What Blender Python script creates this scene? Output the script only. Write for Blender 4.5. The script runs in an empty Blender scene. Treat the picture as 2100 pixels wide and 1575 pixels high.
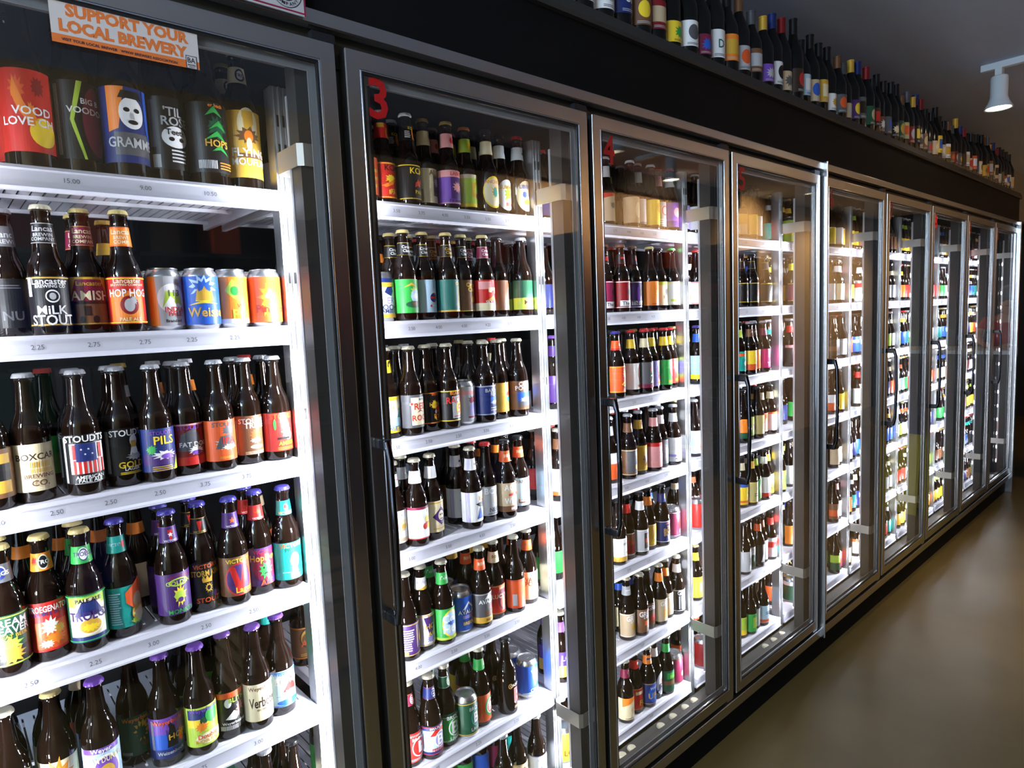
import bpy, bmesh, math, random
from mathutils import Vector, Matrix
rnd = random.Random(7)
S = bpy.context.scene
COL = S.collection
PI = math.pi

# ------------------------------------------------------------------ camera
ZR = 0.18                      # height of the door bottoms above the shop floor
RM = [[0.742347, 0.662655, 0.099036], [-0.668661, 0.742103, 0.046651], [-0.042581, -0.100853, 0.99399]]
CP = [-0.6728, -1.2315, 1.4921]
cam_d = bpy.data.cameras.new('camera')
cam_d.sensor_width = 36.0
cam_d.lens = 1327.561 / 2100.0 * 36.0
cam_d.clip_start = 0.05
cam = bpy.data.objects.new('camera', cam_d)
COL.objects.link(cam)
m4 = Matrix(((RM[0][0], RM[0][2], -RM[0][1], CP[0]),
             (RM[1][0], RM[1][2], -RM[1][1], CP[1]),
             (RM[2][0], RM[2][2], -RM[2][1], CP[2] + ZR),
             (0, 0, 0, 1)))
cam.matrix_world = m4
S.camera = cam
# ------------------------------------------------------------------ world, exposure, room and fill lights
w = bpy.data.worlds.new('world'); S.world = w; w.use_nodes = True
w.node_tree.nodes['Background'].inputs[0].default_value = (0.45, 0.52, 0.65, 1)
w.node_tree.nodes['Background'].inputs[1].default_value = 0.06
S.view_settings.view_transform = 'Standard'
S.view_settings.look = 'None'
S.view_settings.exposure = 0.0
S.view_settings.gamma = 1.0
S.view_settings.use_curve_mapping = False
LED_MAIN, LED_WEAK = 1550.0, 850.0
SPOT_W = 75.0
def area(name, loc, rot, sx, sy, power, col):
    d = bpy.data.lights.new(name, 'AREA'); d.shape = 'RECTANGLE'; d.size = sx; d.size_y = sy
    d.energy = power; d.color = col
    o = bpy.data.objects.new(name, d); COL.objects.link(o); o.location = loc; o.rotation_euler = rot
    return o
# unseen bluish fills added behind the camera, lighting the ceiling and door frames
area('cool_fill_low', (-3.6, -1.5, 1.45), (0, -PI/2, 0), 2.2, 2.2, 55.0, (0.64, 0.81, 1.0))
area('cool_fill_high', (-3.6, -1.5, 2.68), (0, -PI/2-.15, 0), .5, 2.2, 170.0, (0.62, 0.80, 1.0))

# ------------------------------------------------------------------ materials
def hexc(r, g, b): return (r, g, b, 1)
MATS = {}
def mat(name, col, rough=0.5, metal=0.0, spec=0.5, emit=None, es=0.0, coat=0.0, noise=0.0, nscale=20.0, bump=0.0, stretch=None):
    if name in MATS: return MATS[name]
    m = bpy.data.materials.new(name); m.use_nodes = True
    nt = m.node_tree; b = nt.nodes['Principled BSDF']
    b.inputs['Base Color'].default_value = (*col[:3], 1)
    b.inputs['Roughness'].default_value = rough
    b.inputs['Metallic'].default_value = metal
    b.inputs['Specular IOR Level'].default_value = spec
    if coat: b.inputs['Coat Weight'].default_value = coat
    if emit:
        b.inputs['Emission Color'].default_value = (*emit[:3], 1)
        b.inputs['Emission Strength'].default_value = es
    if noise or bump:
        tc = nt.nodes.new('ShaderNodeTexCoord'); mp = nt.nodes.new('ShaderNodeMapping')
        nz = nt.nodes.new('ShaderNodeTexNoise'); nz.inputs['Scale'].default_value = nscale
        nz.inputs['Detail'].default_value = 5
        nt.links.new(tc.outputs['Object'], mp.inputs[0]); nt.links.new(mp.outputs[0], nz.inputs[0])
        if stretch: mp.inputs['Scale'].default_value = stretch
        if noise:
            mx = nt.nodes.new('ShaderNodeMixRGB'); mx.blend_type = 'MULTIPLY'; mx.inputs[0].default_value = noise
            mx.inputs[1].default_value = (*col[:3], 1)
            nt.links.new(nz.outputs['Fac'], mx.inputs[2]); nt.links.new(mx.outputs[0], b.inputs['Base Color'])
        if bump:
            bp = nt.nodes.new('ShaderNodeBump'); bp.inputs['Strength'].default_value = bump; bp.inputs['Distance'].default_value = 0.002
            nt.links.new(nz.outputs['Fac'], bp.inputs['Height']); nt.links.new(bp.outputs[0], b.inputs['Normal'])
    MATS[name] = m
    return m
alu = mat('brushed_steel', (0.58, 0.57, 0.57), 0.27, 1.0, bump=0.08, nscale=60, stretch=(1, 1, 0.03))
chrome = mat('bright_chrome', (0.75, 0.76, 0.80), 0.10, 1.0)
galv = mat('galvanised_steel', (0.62, 0.63, 0.64), 0.33, 0.9, noise=0.3, nscale=40, stretch=(1, 1, 0.1))
blackm = mat('black_rubber', (0.006, 0.006, 0.007), 0.5)
headm = mat('black_header_paint', (0.0035, 0.0035, 0.004), 0.75, spec=0.15)
ledgem = mat('dark_grey_ledge', (0.035, 0.034, 0.033), 0.6, spec=0.3)
mullm = mat('grey_brown_plastic', (0.045, 0.042, 0.038), 0.5, spec=0.3)
spacerm = mat('grey_glazing_spacer', (0.23, 0.235, 0.25), 0.5)
darkm = mat('dark_cooler_lining', (0.006, 0.006, 0.006), 0.7, spec=0.2)
shelfm = mat('white_shelf_coating', (0.74, 0.74, 0.80), 0.32, spec=0.5)
railm = mat('white_price_rail', (0.60, 0.60, 0.68), 0.28, spec=0.5)
inkm = mat('black_ink', (0.02, 0.02, 0.02), 0.6)
redm = mat('red_vinyl', (0.42, 0.004, 0.006), 0.5)
brownglass = mat('dark_brown_glass', (0.0065, 0.003, 0.0018), 0.035, spec=0.55)
blackglass = mat('black_bottle_glass', (0.004, 0.004, 0.004), 0.16, spec=0.4)
silver = mat('can_aluminium', (0.72, 0.72, 0.74), 0.25, 0.95)
housing = mat('led_housing', (0.6, 0.6, 0.62), 0.4, 0.5)
ledm = mat('led_lens', (1, 1, 1), emit=(0.86, 0.90, 1.0), es=LED_MAIN)
ledw = mat('led_lens_weak', (1, 1, 1), emit=(0.86, 0.90, 1.0), es=LED_WEAK)

def glass_mat():
    m = bpy.data.materials.new('door_glass'); m.use_nodes = True; nt = m.node_tree
    nt.nodes.clear()
    out = nt.nodes.new('ShaderNodeOutputMaterial'); mx = nt.nodes.new('ShaderNodeMixShader')
    tr = nt.nodes.new('ShaderNodeBsdfTransparent'); gl = nt.nodes.new('ShaderNodeBsdfGlossy')
    gl.inputs['Roughness'].default_value = 0.015
    fr = nt.nodes.new('ShaderNodeFresnel'); ge = nt.nodes.new('ShaderNodeNewGeometry'); io = nt.nodes.new('ShaderNodeMapRange')
    io.inputs['To Min'].default_value = 1.72; io.inputs['To Max'].default_value = 1/1.72   # same reflectance on the rear face of the thin pane
    nt.links.new(ge.outputs['Backfacing'], io.inputs['Value']); nt.links.new(io.outputs[0], fr.inputs['IOR'])
    tr.inputs[0].default_value = (0.97, 0.975, 0.97, 1)
    nt.links.new(fr.outputs[0], mx.inputs[0]); nt.links.new(tr.outputs[0], mx.inputs[1]); nt.links.new(gl.outputs[0], mx.inputs[2])
    nt.links.new(mx.outputs[0], out.inputs[0])
    return m
glassm = glass_mat()

PAL = dict(k=(.006, .006, .007), w=(.80, .80, .80), r=(.55, .02, .015), R=(.22, .008, .01), o=(.80, .22, .02), O=(.70, .10, .02),
           y=(.85, .60, .03), a=(.62, .36, .04), g=(.03, .34, .06), G=(.01, .075, .035), L=(.42, .60, .06), b=(.02, .10, .50), B=(.012, .025, .14),
           p=(.17, .06, .40), P=(.06, .02, .14), v=(.30, .26, .60), t=(.01, .30, .26), Q=(.01, .12, .10), c=(.74, .65, .42), n=(.16, .07, .03),
           N=(.035, .018, .01), s=(.42, .43, .45), d=(.09, .09, .10), i=(.70, .30, .30), l=(.42, .60, .75), m=(.20, .012, .05), T=(.55, .42, .26),
           K=(.45, .40, .15), M=(.62, .03, .20))
CN = dict(k='black', w='white', r='red', R='dark red', o='orange', O='orange red', y='yellow', a='amber', g='green', G='dark green', L='lime',
          b='blue', B='navy', p='purple', P='dark purple', v='violet', t='teal', Q='dark teal', c='cream', n='brown', N='dark brown', s='grey',
          d='charcoal', i='pink', l='pale blue', m='maroon', T='tan', K='khaki', M='magenta')
def paper(c): return mat('paper_' + CN[c].replace(' ', '_'), PAL[c], 0.42, spec=0.45)
CAPC = {'c': (.55, .51, .38), 'y': (.50, .40, .16), 'b': (.05, .04, .30), 'a': (.50, .32, .06)}
def capmat(c): return mat('cap_' + CN[c].replace(' ', '_'), CAPC.get(c, PAL[c]), 0.3, 0.35 if c in 'sac' else 0.0, spec=0.5)

# ------------------------------------------------------------------ mesh helpers
def link(o, parent=None):
    COL.objects.link(o)
    if parent: o.parent = parent
    return o
def mesh_obj(name, bm, mats, parent=None, smooth=False, loc=None):
    me = bpy.data.meshes.new(name)
    if smooth:
        for f in bm.faces: f.smooth = True
    bm.to_mesh(me); bm.free()
    for m in (mats if isinstance(mats, (list, tuple)) else [mats]): me.materials.append(m)
    if smooth:
        try: me.set_sharp_from_angle(angle=math.radians(40))
        except Exception: pass
    o = bpy.data.objects.new(name, me)
    if loc: o.location = loc
    return link(o, parent)
def empty(name, loc, label=None, cat=None, group=None, rz=0):
    o = bpy.data.objects.new(name, None); o.empty_display_size = 0.05
    o.location = loc; o.rotation_euler = (0, 0, rz); COL.objects.link(o)
    if label: o['label'] = label
    if cat: o['category'] = cat
    if group: o['group'] = group
    return o
def tag(o, label, cat, group=None, kind=None):
    o['label'] = label; o['category'] = cat
    if group: o['group'] = group
    if kind: o['kind'] = kind
    return o
def box(bm, x0, x1, y0, y1, z0, z1, mi=0):
    v = [bm.verts.new((x, y, z)) for x in (x0, x1) for y in (y0, y1) for z in (z0, z1)]
    for q in ((0, 1, 3, 2), (4, 6, 7, 5), (0, 4, 5, 1), (2, 3, 7, 6), (0, 2, 6, 4), (1, 5, 7, 3)):
        f = bm.faces.new([v[i] for i in q]); f.material_index = mi
def ring(bm, x0, x1, z0, z1, wd, y0, y1, mi=0, wt=None):
    wt = wt or wd
    o_ = [(x0, z0), (x1, z0), (x1, z1), (x0, z1)]; i_ = [(x0+wd, z0+wt), (x1-wd, z0+wt), (x1-wd, z1-wt), (x0+wd, z1-wt)]
    V = {}
    for k, (pts, y) in enumerate(((o_, y0), (i_, y0), (o_, y1), (i_, y1))):
        for j, (x, z) in enumerate(pts): V[k, j] = bm.verts.new((x, y, z))
    for j in range(4):
        n = (j+1) % 4
        for q in (((0, j), (0, n), (1, n), (1, j)), ((2, j), (3, j), (3, n), (2, n)), ((0, j), (2, j), (2, n), (0, n)), ((1, j), (1, n), (3, n), (3, j))):
            bm.faces.new([V[a] for a in q]).material_index = mi
def lathe(bm, prof, n=24, mi=0, close=True):
    rings = []
    for r, z in prof:
        rings.append([bm.verts.new((r*math.cos(2*PI*i/n), r*math.sin(2*PI*i/n), z)) for i in range(n)])
    for a, b in zip(rings, rings[1:]):
        for i in range(n):
            bm.faces.new((a[i], a[(i+1) % n], b[(i+1) % n], b[i])).material_index = mi
    if close:
        bm.faces.new(list(reversed(rings[0]))).material_index = mi
        bm.faces.new(rings[-1]).material_index = mi
def tube(bm, pts, rad, n=10, mi=0):
    rings = []
    for k, p in enumerate(pts):
        p = Vector(p); a = Vector(pts[max(k-1, 0)]); b = Vector(pts[min(k+1, len(pts)-1)]); t = (b-a).normalized()
        u = t.cross(Vector((0, 1, 0.01))).normalized(); v_ = t.cross(u)
        rr = rad[k] if isinstance(rad, (list, tuple)) else rad
        rings.append([bm.verts.new(p + rr*(u*math.cos(2*PI*i/n) + v_*math.sin(2*PI*i/n))) for i in range(n)])
    for a, b in zip(rings, rings[1:]):
        for i in range(n): bm.faces.new((a[i], a[(i+1) % n], b[(i+1) % n], b[i])).material_index = mi
    bm.faces.new(list(reversed(rings[0]))).material_index = mi; bm.faces.new(rings[-1]).material_index = mi
def bevel(o, wdt=0.002, seg=2):
    md = o.modifiers.new('bevel', 'BEVEL'); md.width = wdt; md.segments = seg; md.limit_method = 'ANGLE'
    return o
def nbm(): return bmesh.new()

_tc = {}
def glyphs(s, bold=0.018):
    if (s, bold) in _tc: return _tc[s, bold]
    c = bpy.data.curves.new('t', 'FONT'); c.body = s; c.size = 1.0; c.align_x = 'CENTER'; c.offset = bold; c.resolution_u = 2
    o = bpy.data.objects.new('t', c); COL.objects.link(o)
    dg = bpy.context.evaluated_depsgraph_get(); me = o.evaluated_get(dg).to_mesh()
    vs = [(v.co.x, v.co.y) for v in me.vertices]; fs = [tuple(p.vertices) for p in me.polygons]
    o.evaluated_get(dg).to_mesh_clear()
    bpy.data.objects.remove(o); bpy.data.curves.remove(c)
    if vs:
        x0 = min(v[0] for v in vs); x1 = max(v[0] for v in vs); h = 0.70
        vs = [((x-(x0+x1)/2)/h, (y-h/2)/h) for x, y in vs]
    _tc[s, bold] = (vs, fs)
    return _tc[s, bold]

class Art:
    """flat artwork in metres (x along the surface, z up); colour layers lie a hair above one another"""
    def __init__(s): s.bm = bmesh.new(); s.lay = s.bm.verts.layers.float.new('lay'); s.k = 0; s.mats = []
    def mi(s, m):
        if m not in s.mats: s.mats.append(m)
        return s.mats.index(m)
    def poly(s, pts, m):
        s.k += 1
        vs = [s.bm.verts.new((x, 0, z)) for x, z in pts]
        for v in vs: v[s.lay] = s.k
        try: s.bm.faces.new(vs).material_index = s.mi(m)
        except ValueError: pass
    def text(s, t, cx, cz, h, m, maxw=1e9, bold=0.018):
        s.k += 1
        vs, fs = glyphs(t, bold)
        if not vs: return
        wd = (max(v[0] for v in vs)-min(v[0] for v in vs))*h; sx = min(1.0, maxw/wd)
        V = []
        for x, y in vs:
            v = s.bm.verts.new((cx+x*h*sx, 0, cz+y*h)); v[s.lay] = s.k; V.append(v)
        for f in fs:
            try: s.bm.faces.new([V[i] for i in f]).material_index = s.mi(m)
            except ValueError: pass
    def wrap(s, step, rfun, off=0.0004):
        bm = s.bm
        xs = [v.co.x for v in bm.verts]; x = math.floor(min(xs)/step)*step + step*0.5
        while x < max(xs):
            bmesh.ops.bisect_plane(bm, geom=bm.verts[:]+bm.edges[:]+bm.faces[:], plane_co=(x, 0, 0), plane_no=(1, 0, 0), dist=1e-6)
            x += step
        rref = rfun(0.5*(min(v.co.z for v in bm.verts)+max(v.co.z for v in bm.verts)))
        for v in bm.verts:
            a = v.co.x/rref; r = rfun(v.co.z)+off+0.00011*v[s.lay]
            v.co = Vector((r*math.sin(a), -r*math.cos(a), v.co.z))
    def flat(s, off=0.0003, d=0.00015):
        for v in s.bm.verts: v.co.y = -off-d*v[s.lay]
    def obj(s, name, parent):
        bmesh.ops.recalc_face_normals  # faces keep their drawn winding; materials are two-sided
        return mesh_obj(name, s.bm, s.mats, parent)
def draw(spec, z0, z1, hw, full):
    """spec language: letter codes for paper colours; r e s h v f t d p b shapes in label units"""
    A = Art(); H = z1-z0
    X = lambda x: x*hw
    Zf = lambda y: z0+y*H
    toks = spec.split(';'); bg = toks[0]
    if bg != '-':
        n = 24
        A.poly([(-full, z0), (full, z0), (full, z1), (-full, z1)], paper(bg))
    rr = random.Random(spec)
    for t in toks[1:]:
        q = t.split(' '); o = q[0]
        if o == 'b':
            for a, b in ((0.02, 0.045), (0.955, 0.98)): A.poly([(-full, Zf(a)), (full, Zf(a)), (full, Zf(b)), (-full, Zf(b))], paper(q[1]))
        elif o == 'r':
            x0, y0, x1, y1 = map(float, q[1:5])
            ex = full if x0 <= -1 and x1 >= 1 else None
            A.poly([(-ex if ex else X(x0), Zf(y0)), (ex if ex else X(x1), Zf(y0)), (ex if ex else X(x1), Zf(y1)), (-ex if ex else X(x0), Zf(y1))], paper(q[5]))
        elif o in 'ef':
            cx, cy, rx, ry = map(float, q[1:5]); n = 22
            pts = []
            for i in range(n):
                k = 1.0 if o == 'e' else (1.0 if i % 2 else 0.62)*rr.uniform(0.8, 1.05)
                pts.append((X(cx+rx*k*math.cos(2*PI*i/n)), Zf(cy+ry*k*math.sin(2*PI*i/n))))
            A.poly(pts, paper(q[5]))
        elif o == 'd':
            cx, cy, rx, ry = map(float, q[1:5])
            A.poly([(X(cx-rx), Zf(cy)), (X(cx), Zf(cy-ry)), (X(cx+rx), Zf(cy)), (X(cx), Zf(cy+ry))], paper(q[5]))
        elif o == 's':
            cx, cy, r = map(float, q[1:4])
            A.poly([(X(cx)+hw*r*(1 if i % 2 == 0 else .42)*math.sin(PI*i/5), Zf(cy)+hw*r*(1 if i % 2 == 0 else .42)*math.cos(PI*i/5)) for i in range(10)], paper(q[4]))
        elif o in 'hv':
            x0, y0, x1, y1 = map(float, q[1:5]); n = int(q[5])
            for i in range(n):
                if o == 'h':
                    a = y0+(y1-y0)*i/n; b = a+(y1-y0)*0.45/n; e = x1-(x1-x0)*rr.uniform(0, .25)
                    A.poly([(X(x0), Zf(a)), (X(e), Zf(a)), (X(e), Zf(b)), (X(x0), Zf(b))], paper(q[6]))
                else:
                    a = x0+(x1-x0)*i/n; b = a+(x1-x0)*rr.uniform(.4, .6)/n
                    A.poly([(X(a), Zf(y0)), (X(b), Zf(y0)), (X(b), Zf(y1)), (X(a), Zf(y1))], paper(q[6]))
        elif o == 'p':
            c = list(map(float, q[1].split(',')))
            A.poly([(X(c[i]), Zf(c[i+1])) for i in range(0, len(c), 2)], paper(q[2]))
        elif o == 't':
            cx, cy, h = map(float, q[1:4]); A.text(' '.join(q[5:]), X(cx), Zf(cy), h*H, paper(q[4]), maxw=hw*1.9)
    return A

# ------------------------------------------------------------------ bottle and can shapes
PROF = {
 'L': [(.024, .0), (.029, .0015), (.0302, .005), (.0302, .112), (.0292, .124), (.0262, .137), (.0215, .149), (.0178, .158), (.0162, .166), (.0148, .182), (.0134, .198), (.0128, .208), (.0128, .211), (.0143, .2125), (.0143, .217), (.0130, .219), (.0130, .226)],
 'H': [(.024, .0), (.029, .0015), (.0302, .005), (.0302, .106), (.0290, .118), (.0255, .129), (.0215, .138), (.0190, .148), (.0178, .160), (.0166, .180), (.0150, .198), (.0138, .208), (.0150, .2115), (.0150, .217), (.0132, .219), (.0132, .226)],
 'B': [(.030, .0), (.0365, .002), (.0375, .007), (.0375, .163), (.0360, .176), (.0310, .192), (.0240, .206), (.0195, .218), (.0175, .235), (.0152, .255), (.0140, .268), (.0140, .271), (.0155, .273), (.0155, .278), (.0135, .280), (.0135, .288)],
 'W': [(.034, .0), (.0400, .002), (.0410, .007), (.0410, .170), (.0395, .188), (.0330, .210), (.0240, .232), (.0180, .250), (.0158, .270), (.0150, .290), (.0150, .318)],
}
CAPZ = {'L': .2195, 'H': .2195, 'B': .2805}
LABZ = {'L': (.020, .104), 'H': (.016, .103), 'B': (.026, .162)}
NECKZ = {'L': (.164, .196), 'H': (.160, .196), 'B': (.222, .255)}
RAD = {'L': .0302, 'H': .0302, 'B': .0375, 'C': .0331, 'W': .041}
def rfun(kind):
    P = PROF[kind]
    def f(z):
        for (r0, z0), (r1, z1) in zip(P, P[1:]):
            if z0 <= z <= z1: return r0+(r1-r0)*(z-z0)/max(z1-z0, 1e-6)
        return P[-1][0]
    return f
BODY = {}
for kd in ('L', 'H', 'B', 'W'):
    bm = nbm(); lathe(bm, PROF[kd], 32 if kd != 'W' else 24)
    o = mesh_obj('bottle_glass', bm, [brownglass if kd != 'W' else blackglass], smooth=True); BODY[kd] = o.data; bpy.data.objects.remove(o)
def cap_mesh():
    bm = nbm(); n = 42; R = []
    for r, z, fl in ((.0162, .0, 1), (.0158, .003, .8), (.0148, .0065, .1), (.0140, .0078, 0), (.012, .0085, 0)):
        R.append([bm.verts.new(((r+(.0009*fl if i % 2 else -.0005*fl))*math.cos(2*PI*i/n), (r+(.0009*fl if i % 2 else -.0005*fl))*math.sin(2*PI*i/n), z)) for i in range(n)])
    for a, b in zip(R, R[1:]):
        for i in range(n): bm.faces.new((a[i], a[(i+1) % n], b[(i+1) % n], b[i]))
    bm.faces.new(R[-1]); bm.faces.new(list(reversed(R[0])))
    o = mesh_obj('crown_cap', bm, [inkm], smooth=True); d = o.data; bpy.data.objects.remove(o); return d
CAPM = cap_mesh()
def can_mesh():
    bm = nbm()
    lathe(bm, [(.022, .002), (.026, .0), (.029, .003), (.0331, .010), (.0331, .106), (.0315, .111), (.0285, .1165), (.0270, .119)], 36)
    o = mesh_obj('can_body', bm, [silver], smooth=True); d = o.data; bpy.data.objects.remove(o)
    bm = nbm()
    lathe(bm, [(.0270, .119), (.0278, .1205), (.0278, .1222), (.0262, .1222), (.0250, .1180), (.0240, .1175), (.001, .1175)], 36, close=False)
    o = mesh_obj('can_lid', bm, [silver], smooth=True); l = o.data; bpy.data.objects.remove(o)
    bm = nbm()
    pts = [(.0, -.006), (.007, -.004), (.0085, .004), (.006, .012), (.0, .014), (-.006, .012), (-.0085, .004), (-.007, -.004)]
    a = [bm.verts.new((x, y, .1180)) for x, y in pts]; b = [bm.verts.new((x, y, .1196)) for x, y in pts]
    bm.faces.new(b); bm.faces.new(list(reversed(a)))
    for i in range(8): bm.faces.new((a[i], a[(i+1) % 8], b[(i+1) % 8], b[i]))
    o = mesh_obj('pull_tab', bm, [silver]); t = o.data; bpy.data.objects.remove(o)
    return d, l, t
CANB, CANL, CANT = can_mesh()
def inst(name, data, parent, loc=(0, 0, 0), m=None):
    o = bpy.data.objects.new(name, data); o.location = loc
    if m is not None:
        o.material_slots[0].link = 'OBJECT'; o.material_slots[0].material = m
    return link(o, parent)
_lab = {}
def label_art(kind, spec, z0, z1, neck):
    key = (kind, spec, z0, z1)
    if key in _lab: return _lab[key]
    rf = rfun(kind) if kind != 'C' else (lambda z: .0331)
    rm = rf((z0+z1)/2)
    full = rm*(2.3 if neck else 1.75) if kind != 'C' else .0331*PI*0.999
    A = draw(spec, z0, z1, rm*1.15, full)
    A.wrap(.0022 if neck else .004, rf)
    o = A.obj('printed_wrap' if kind == 'C' else ('neck_label' if neck else 'paper_label'), None)
    me = o.data; bpy.data.objects.remove(o); _lab[key] = me
    return me
def make_drink(kind, cap, spec, neck, x, y, z, label, group, rz, lohi=None):
    if kind == 'C':
        e = empty('beer_can', (x, y, z), label, 'can', group, rz)
        inst('can_body', CANB, e); inst('can_lid', CANL, e); inst('pull_tab', CANT, e)
        inst('printed_wrap', label_art('C', spec, .010, .106, False), e)
        return e
    e = empty('beer_bottle', (x, y, z), label, 'bottle', group, rz)
    inst('bottle_glass', BODY[kind], e)
    inst('crown_cap', CAPM, e, (0, 0, CAPZ[kind]), capmat(cap))
    z0, z1 = lohi or LABZ[kind]
    z1 = min(z1, {'L': .1115, 'H': .1055, 'B': .1625}[kind])
    inst('paper_label', label_art(kind, spec, z0, z1, False), e)
    if neck != '-':
        n0, n1 = NECKZ[kind]; inst('neck_label', label_art(kind, neck, n0, n1, True), e)
    return e
def copy_thing(e, x, y, z, label, group, rz):
    c = e.copy(); COL.objects.link(c); c.location = (x, y, z); c.rotation_euler = (0, 0, rz); c['label'] = label; c['group'] = group
    for ch in e.children:
        k = ch.copy(); COL.objects.link(k); k.parent = c
    return c

# ------------------------------------------------------------------ room shell
CEIL = 2.80+ZR
XL, XR, YB, YF = -3.7, 10.6, 0.36, -2.65
def struct(name, bm, m):
    o = mesh_obj(name, bm, m); o['kind'] = 'structure'; return o
floorm = mat('polished_floor', (0.175, 0.125, 0.042), 0.42, spec=0.35, noise=0.55, nscale=2.2, bump=0.0)
nt = floorm.node_tree
nz = nt.nodes.new('ShaderNodeTexNoise'); nz.inputs['Scale'].default_value = 1.3; nz.inputs['Detail'].default_value = 6
rp = nt.nodes.new('ShaderNodeValToRGB'); rp.color_ramp.elements[0].color = (.30, .30, .30, 1); rp.color_ramp.elements[1].color = (.50, .50, .50, 1)
tc = nt.nodes.new('ShaderNodeTexCoord'); nt.links.new(tc.outputs['Object'], nz.inputs[0])
nt.links.new(nz.outputs['Fac'], rp.inputs[0]); nt.links.new(rp.outputs[0], nt.nodes['Principled BSDF'].inputs['Roughness'])
bm = nbm(); box(bm, XL, XR, YF, 1.15, -0.05, 0.0); struct('floor', bm, floorm)
bm = nbm(); box(bm, XL, XR, YF, 1.15, CEIL, CEIL+0.05); struct('ceiling', bm, mat('matt_ceiling_paint', (0.52, 0.60, 0.76), 0.9, noise=0.15, nscale=1.5))
bm = nbm(); box(bm, XL, XR, YB, YB+0.05, 2.30+ZR, CEIL); struct('wall_back', bm, mat('wall_above_cooler', (0.20, 0.20, 0.195), 0.9, noise=0.15, nscale=2))
bm = nbm(); box(bm, XR, XR+0.05, YF, 1.15, 0, CEIL); struct('wall_right', bm, mat('dark_end_wall', (0.035, 0.040, 0.045), 0.8, noise=0.3, nscale=2))
bm = nbm(); box(bm, XL, XR, YF-0.05, YF, 0, CEIL); struct('wall_front', bm, mat('tan_wall_paint', (0.62, 0.42, 0.22), 0.85, noise=0.12, nscale=2))
bm = nbm(); box(bm, 1.5, 6.3, YF, YF+0.10, 2.62+ZR, CEIL); struct('trim_1', bm, mat('dark_soffit', (0.03, 0.02, 0.015), 0.7))

# ------------------------------------------------------------------ cooler carcass
W = 0.76; SJ = 0.035
def bx(n): return (n-3)*W+(SJ if n >= 6 else 0)      # left boundary of door n
ZD0, ZD1 = ZR, 2.053+ZR
NB0, NB1 = 2, 10
X0, X1 = bx(2)-0.02, bx(10)+W+0.02
cool = empty('beer_cooler', (0, 0, 0), 'long black walk-in beer cooler with a steel-framed row of glass doors', 'cooler')
bm = nbm(); box(bm, X0-.5, X1, 0.004, 0.10, 2.108+ZR, 2.290+ZR); mesh_obj('header_panel', bm, headm, cool)
bm = nbm(); box(bm, X0-.5, X1, 0.035, 0.050, 2.053+ZR-.03, 2.08+ZR); mesh_obj('header_gap_strip', bm, blackm, cool)
bm = nbm()
pr = [(-.012, 2.290), (-.016, 2.300), (-.004, 2.335), (.004, 2.340), (.345, 2.340), (.345, 2.290)]
for a, b in ((X0-.5, X1),):
    va = [bm.verts.new((a, y, z+ZR)) for y, z in pr]; vb = [bm.verts.new((b, y, z+ZR)) for y, z in pr]
    bm.faces.new(va); bm.faces.new(list(reversed(vb)))
    for i in range(len(pr)): bm.faces.new((va[i], vb[i], vb[(i+1) % len(pr)], va[(i+1) % len(pr)]))
mesh_obj('top_ledge', bm, ledgem, cool)
bm = nbm(); box(bm, X0-.5, X1, -0.004, 0.02, 2.078+ZR, 2.108+ZR); bevel(mesh_obj('header_rail', bm, alu, cool), .003)
bm = nbm(); box(bm, X0-.5, X1, 0.035, 0.050, -.016+ZR, .002+ZR); mesh_obj('sill_gap_strip', bm, blackm, cool)
bm = nbm(); box(bm, X0-.5, X1, -0.004, 0.02, -.054+ZR, -.016+ZR); bevel(mesh_obj('sill_rail', bm, alu, cool), .003)
bm = nbm(); box(bm, X0-.5, X1, 0.03, 0.10, 0.0, -.016+ZR); mesh_obj('kick_plate', bm, headm, cool)
bm = nbm(); box(bm, X0-.5, X1, 0.034, 0.078, -.016+ZR, .008+ZR); mesh_obj('sill_frame', bm, mullm, cool)
bm = nbm(); box(bm, X0, X1-.03, 0.080, 0.135, -.06+ZR, -.022+ZR); mesh_obj('inner_ledge', bm, mullm, cool)
bm = nbm(); box(bm, X0-.5, X1, 0.034, 0.078, 2.015+ZR, 2.108+ZR); mesh_obj('head_frame', bm, mullm, cool)
bm = nbm(); box(bm, X0-.5, X1, 0.95, 0.98, 0.0, 2.29+ZR); mesh_obj('back_panel', bm, darkm, cool)
bm = nbm(); box(bm, X0-.5, X1, 0.10, 0.95, 2.10+ZR, 2.13+ZR); mesh_obj('inner_ceiling', bm, darkm, cool)
bm = nbm(); box(bm, X1-.02, X1, 0.06, 0.97, 0.0, 2.29+ZR); mesh_obj('end_panel', bm, headm, cool)
bm = nbm(); box(bm, X1-.03, X1, -.02, 0.09, 0.0, 2.108+ZR); bevel(mesh_obj('end_post', bm, alu, cool), .003)
bm = nbm(); box(bm, bx(6)-SJ+.012, bx(6)-.012, -.022, 0.03, -.054+ZR, 2.112+ZR); bevel(mesh_obj('section_joint_post', bm, alu, cool), .003)
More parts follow.
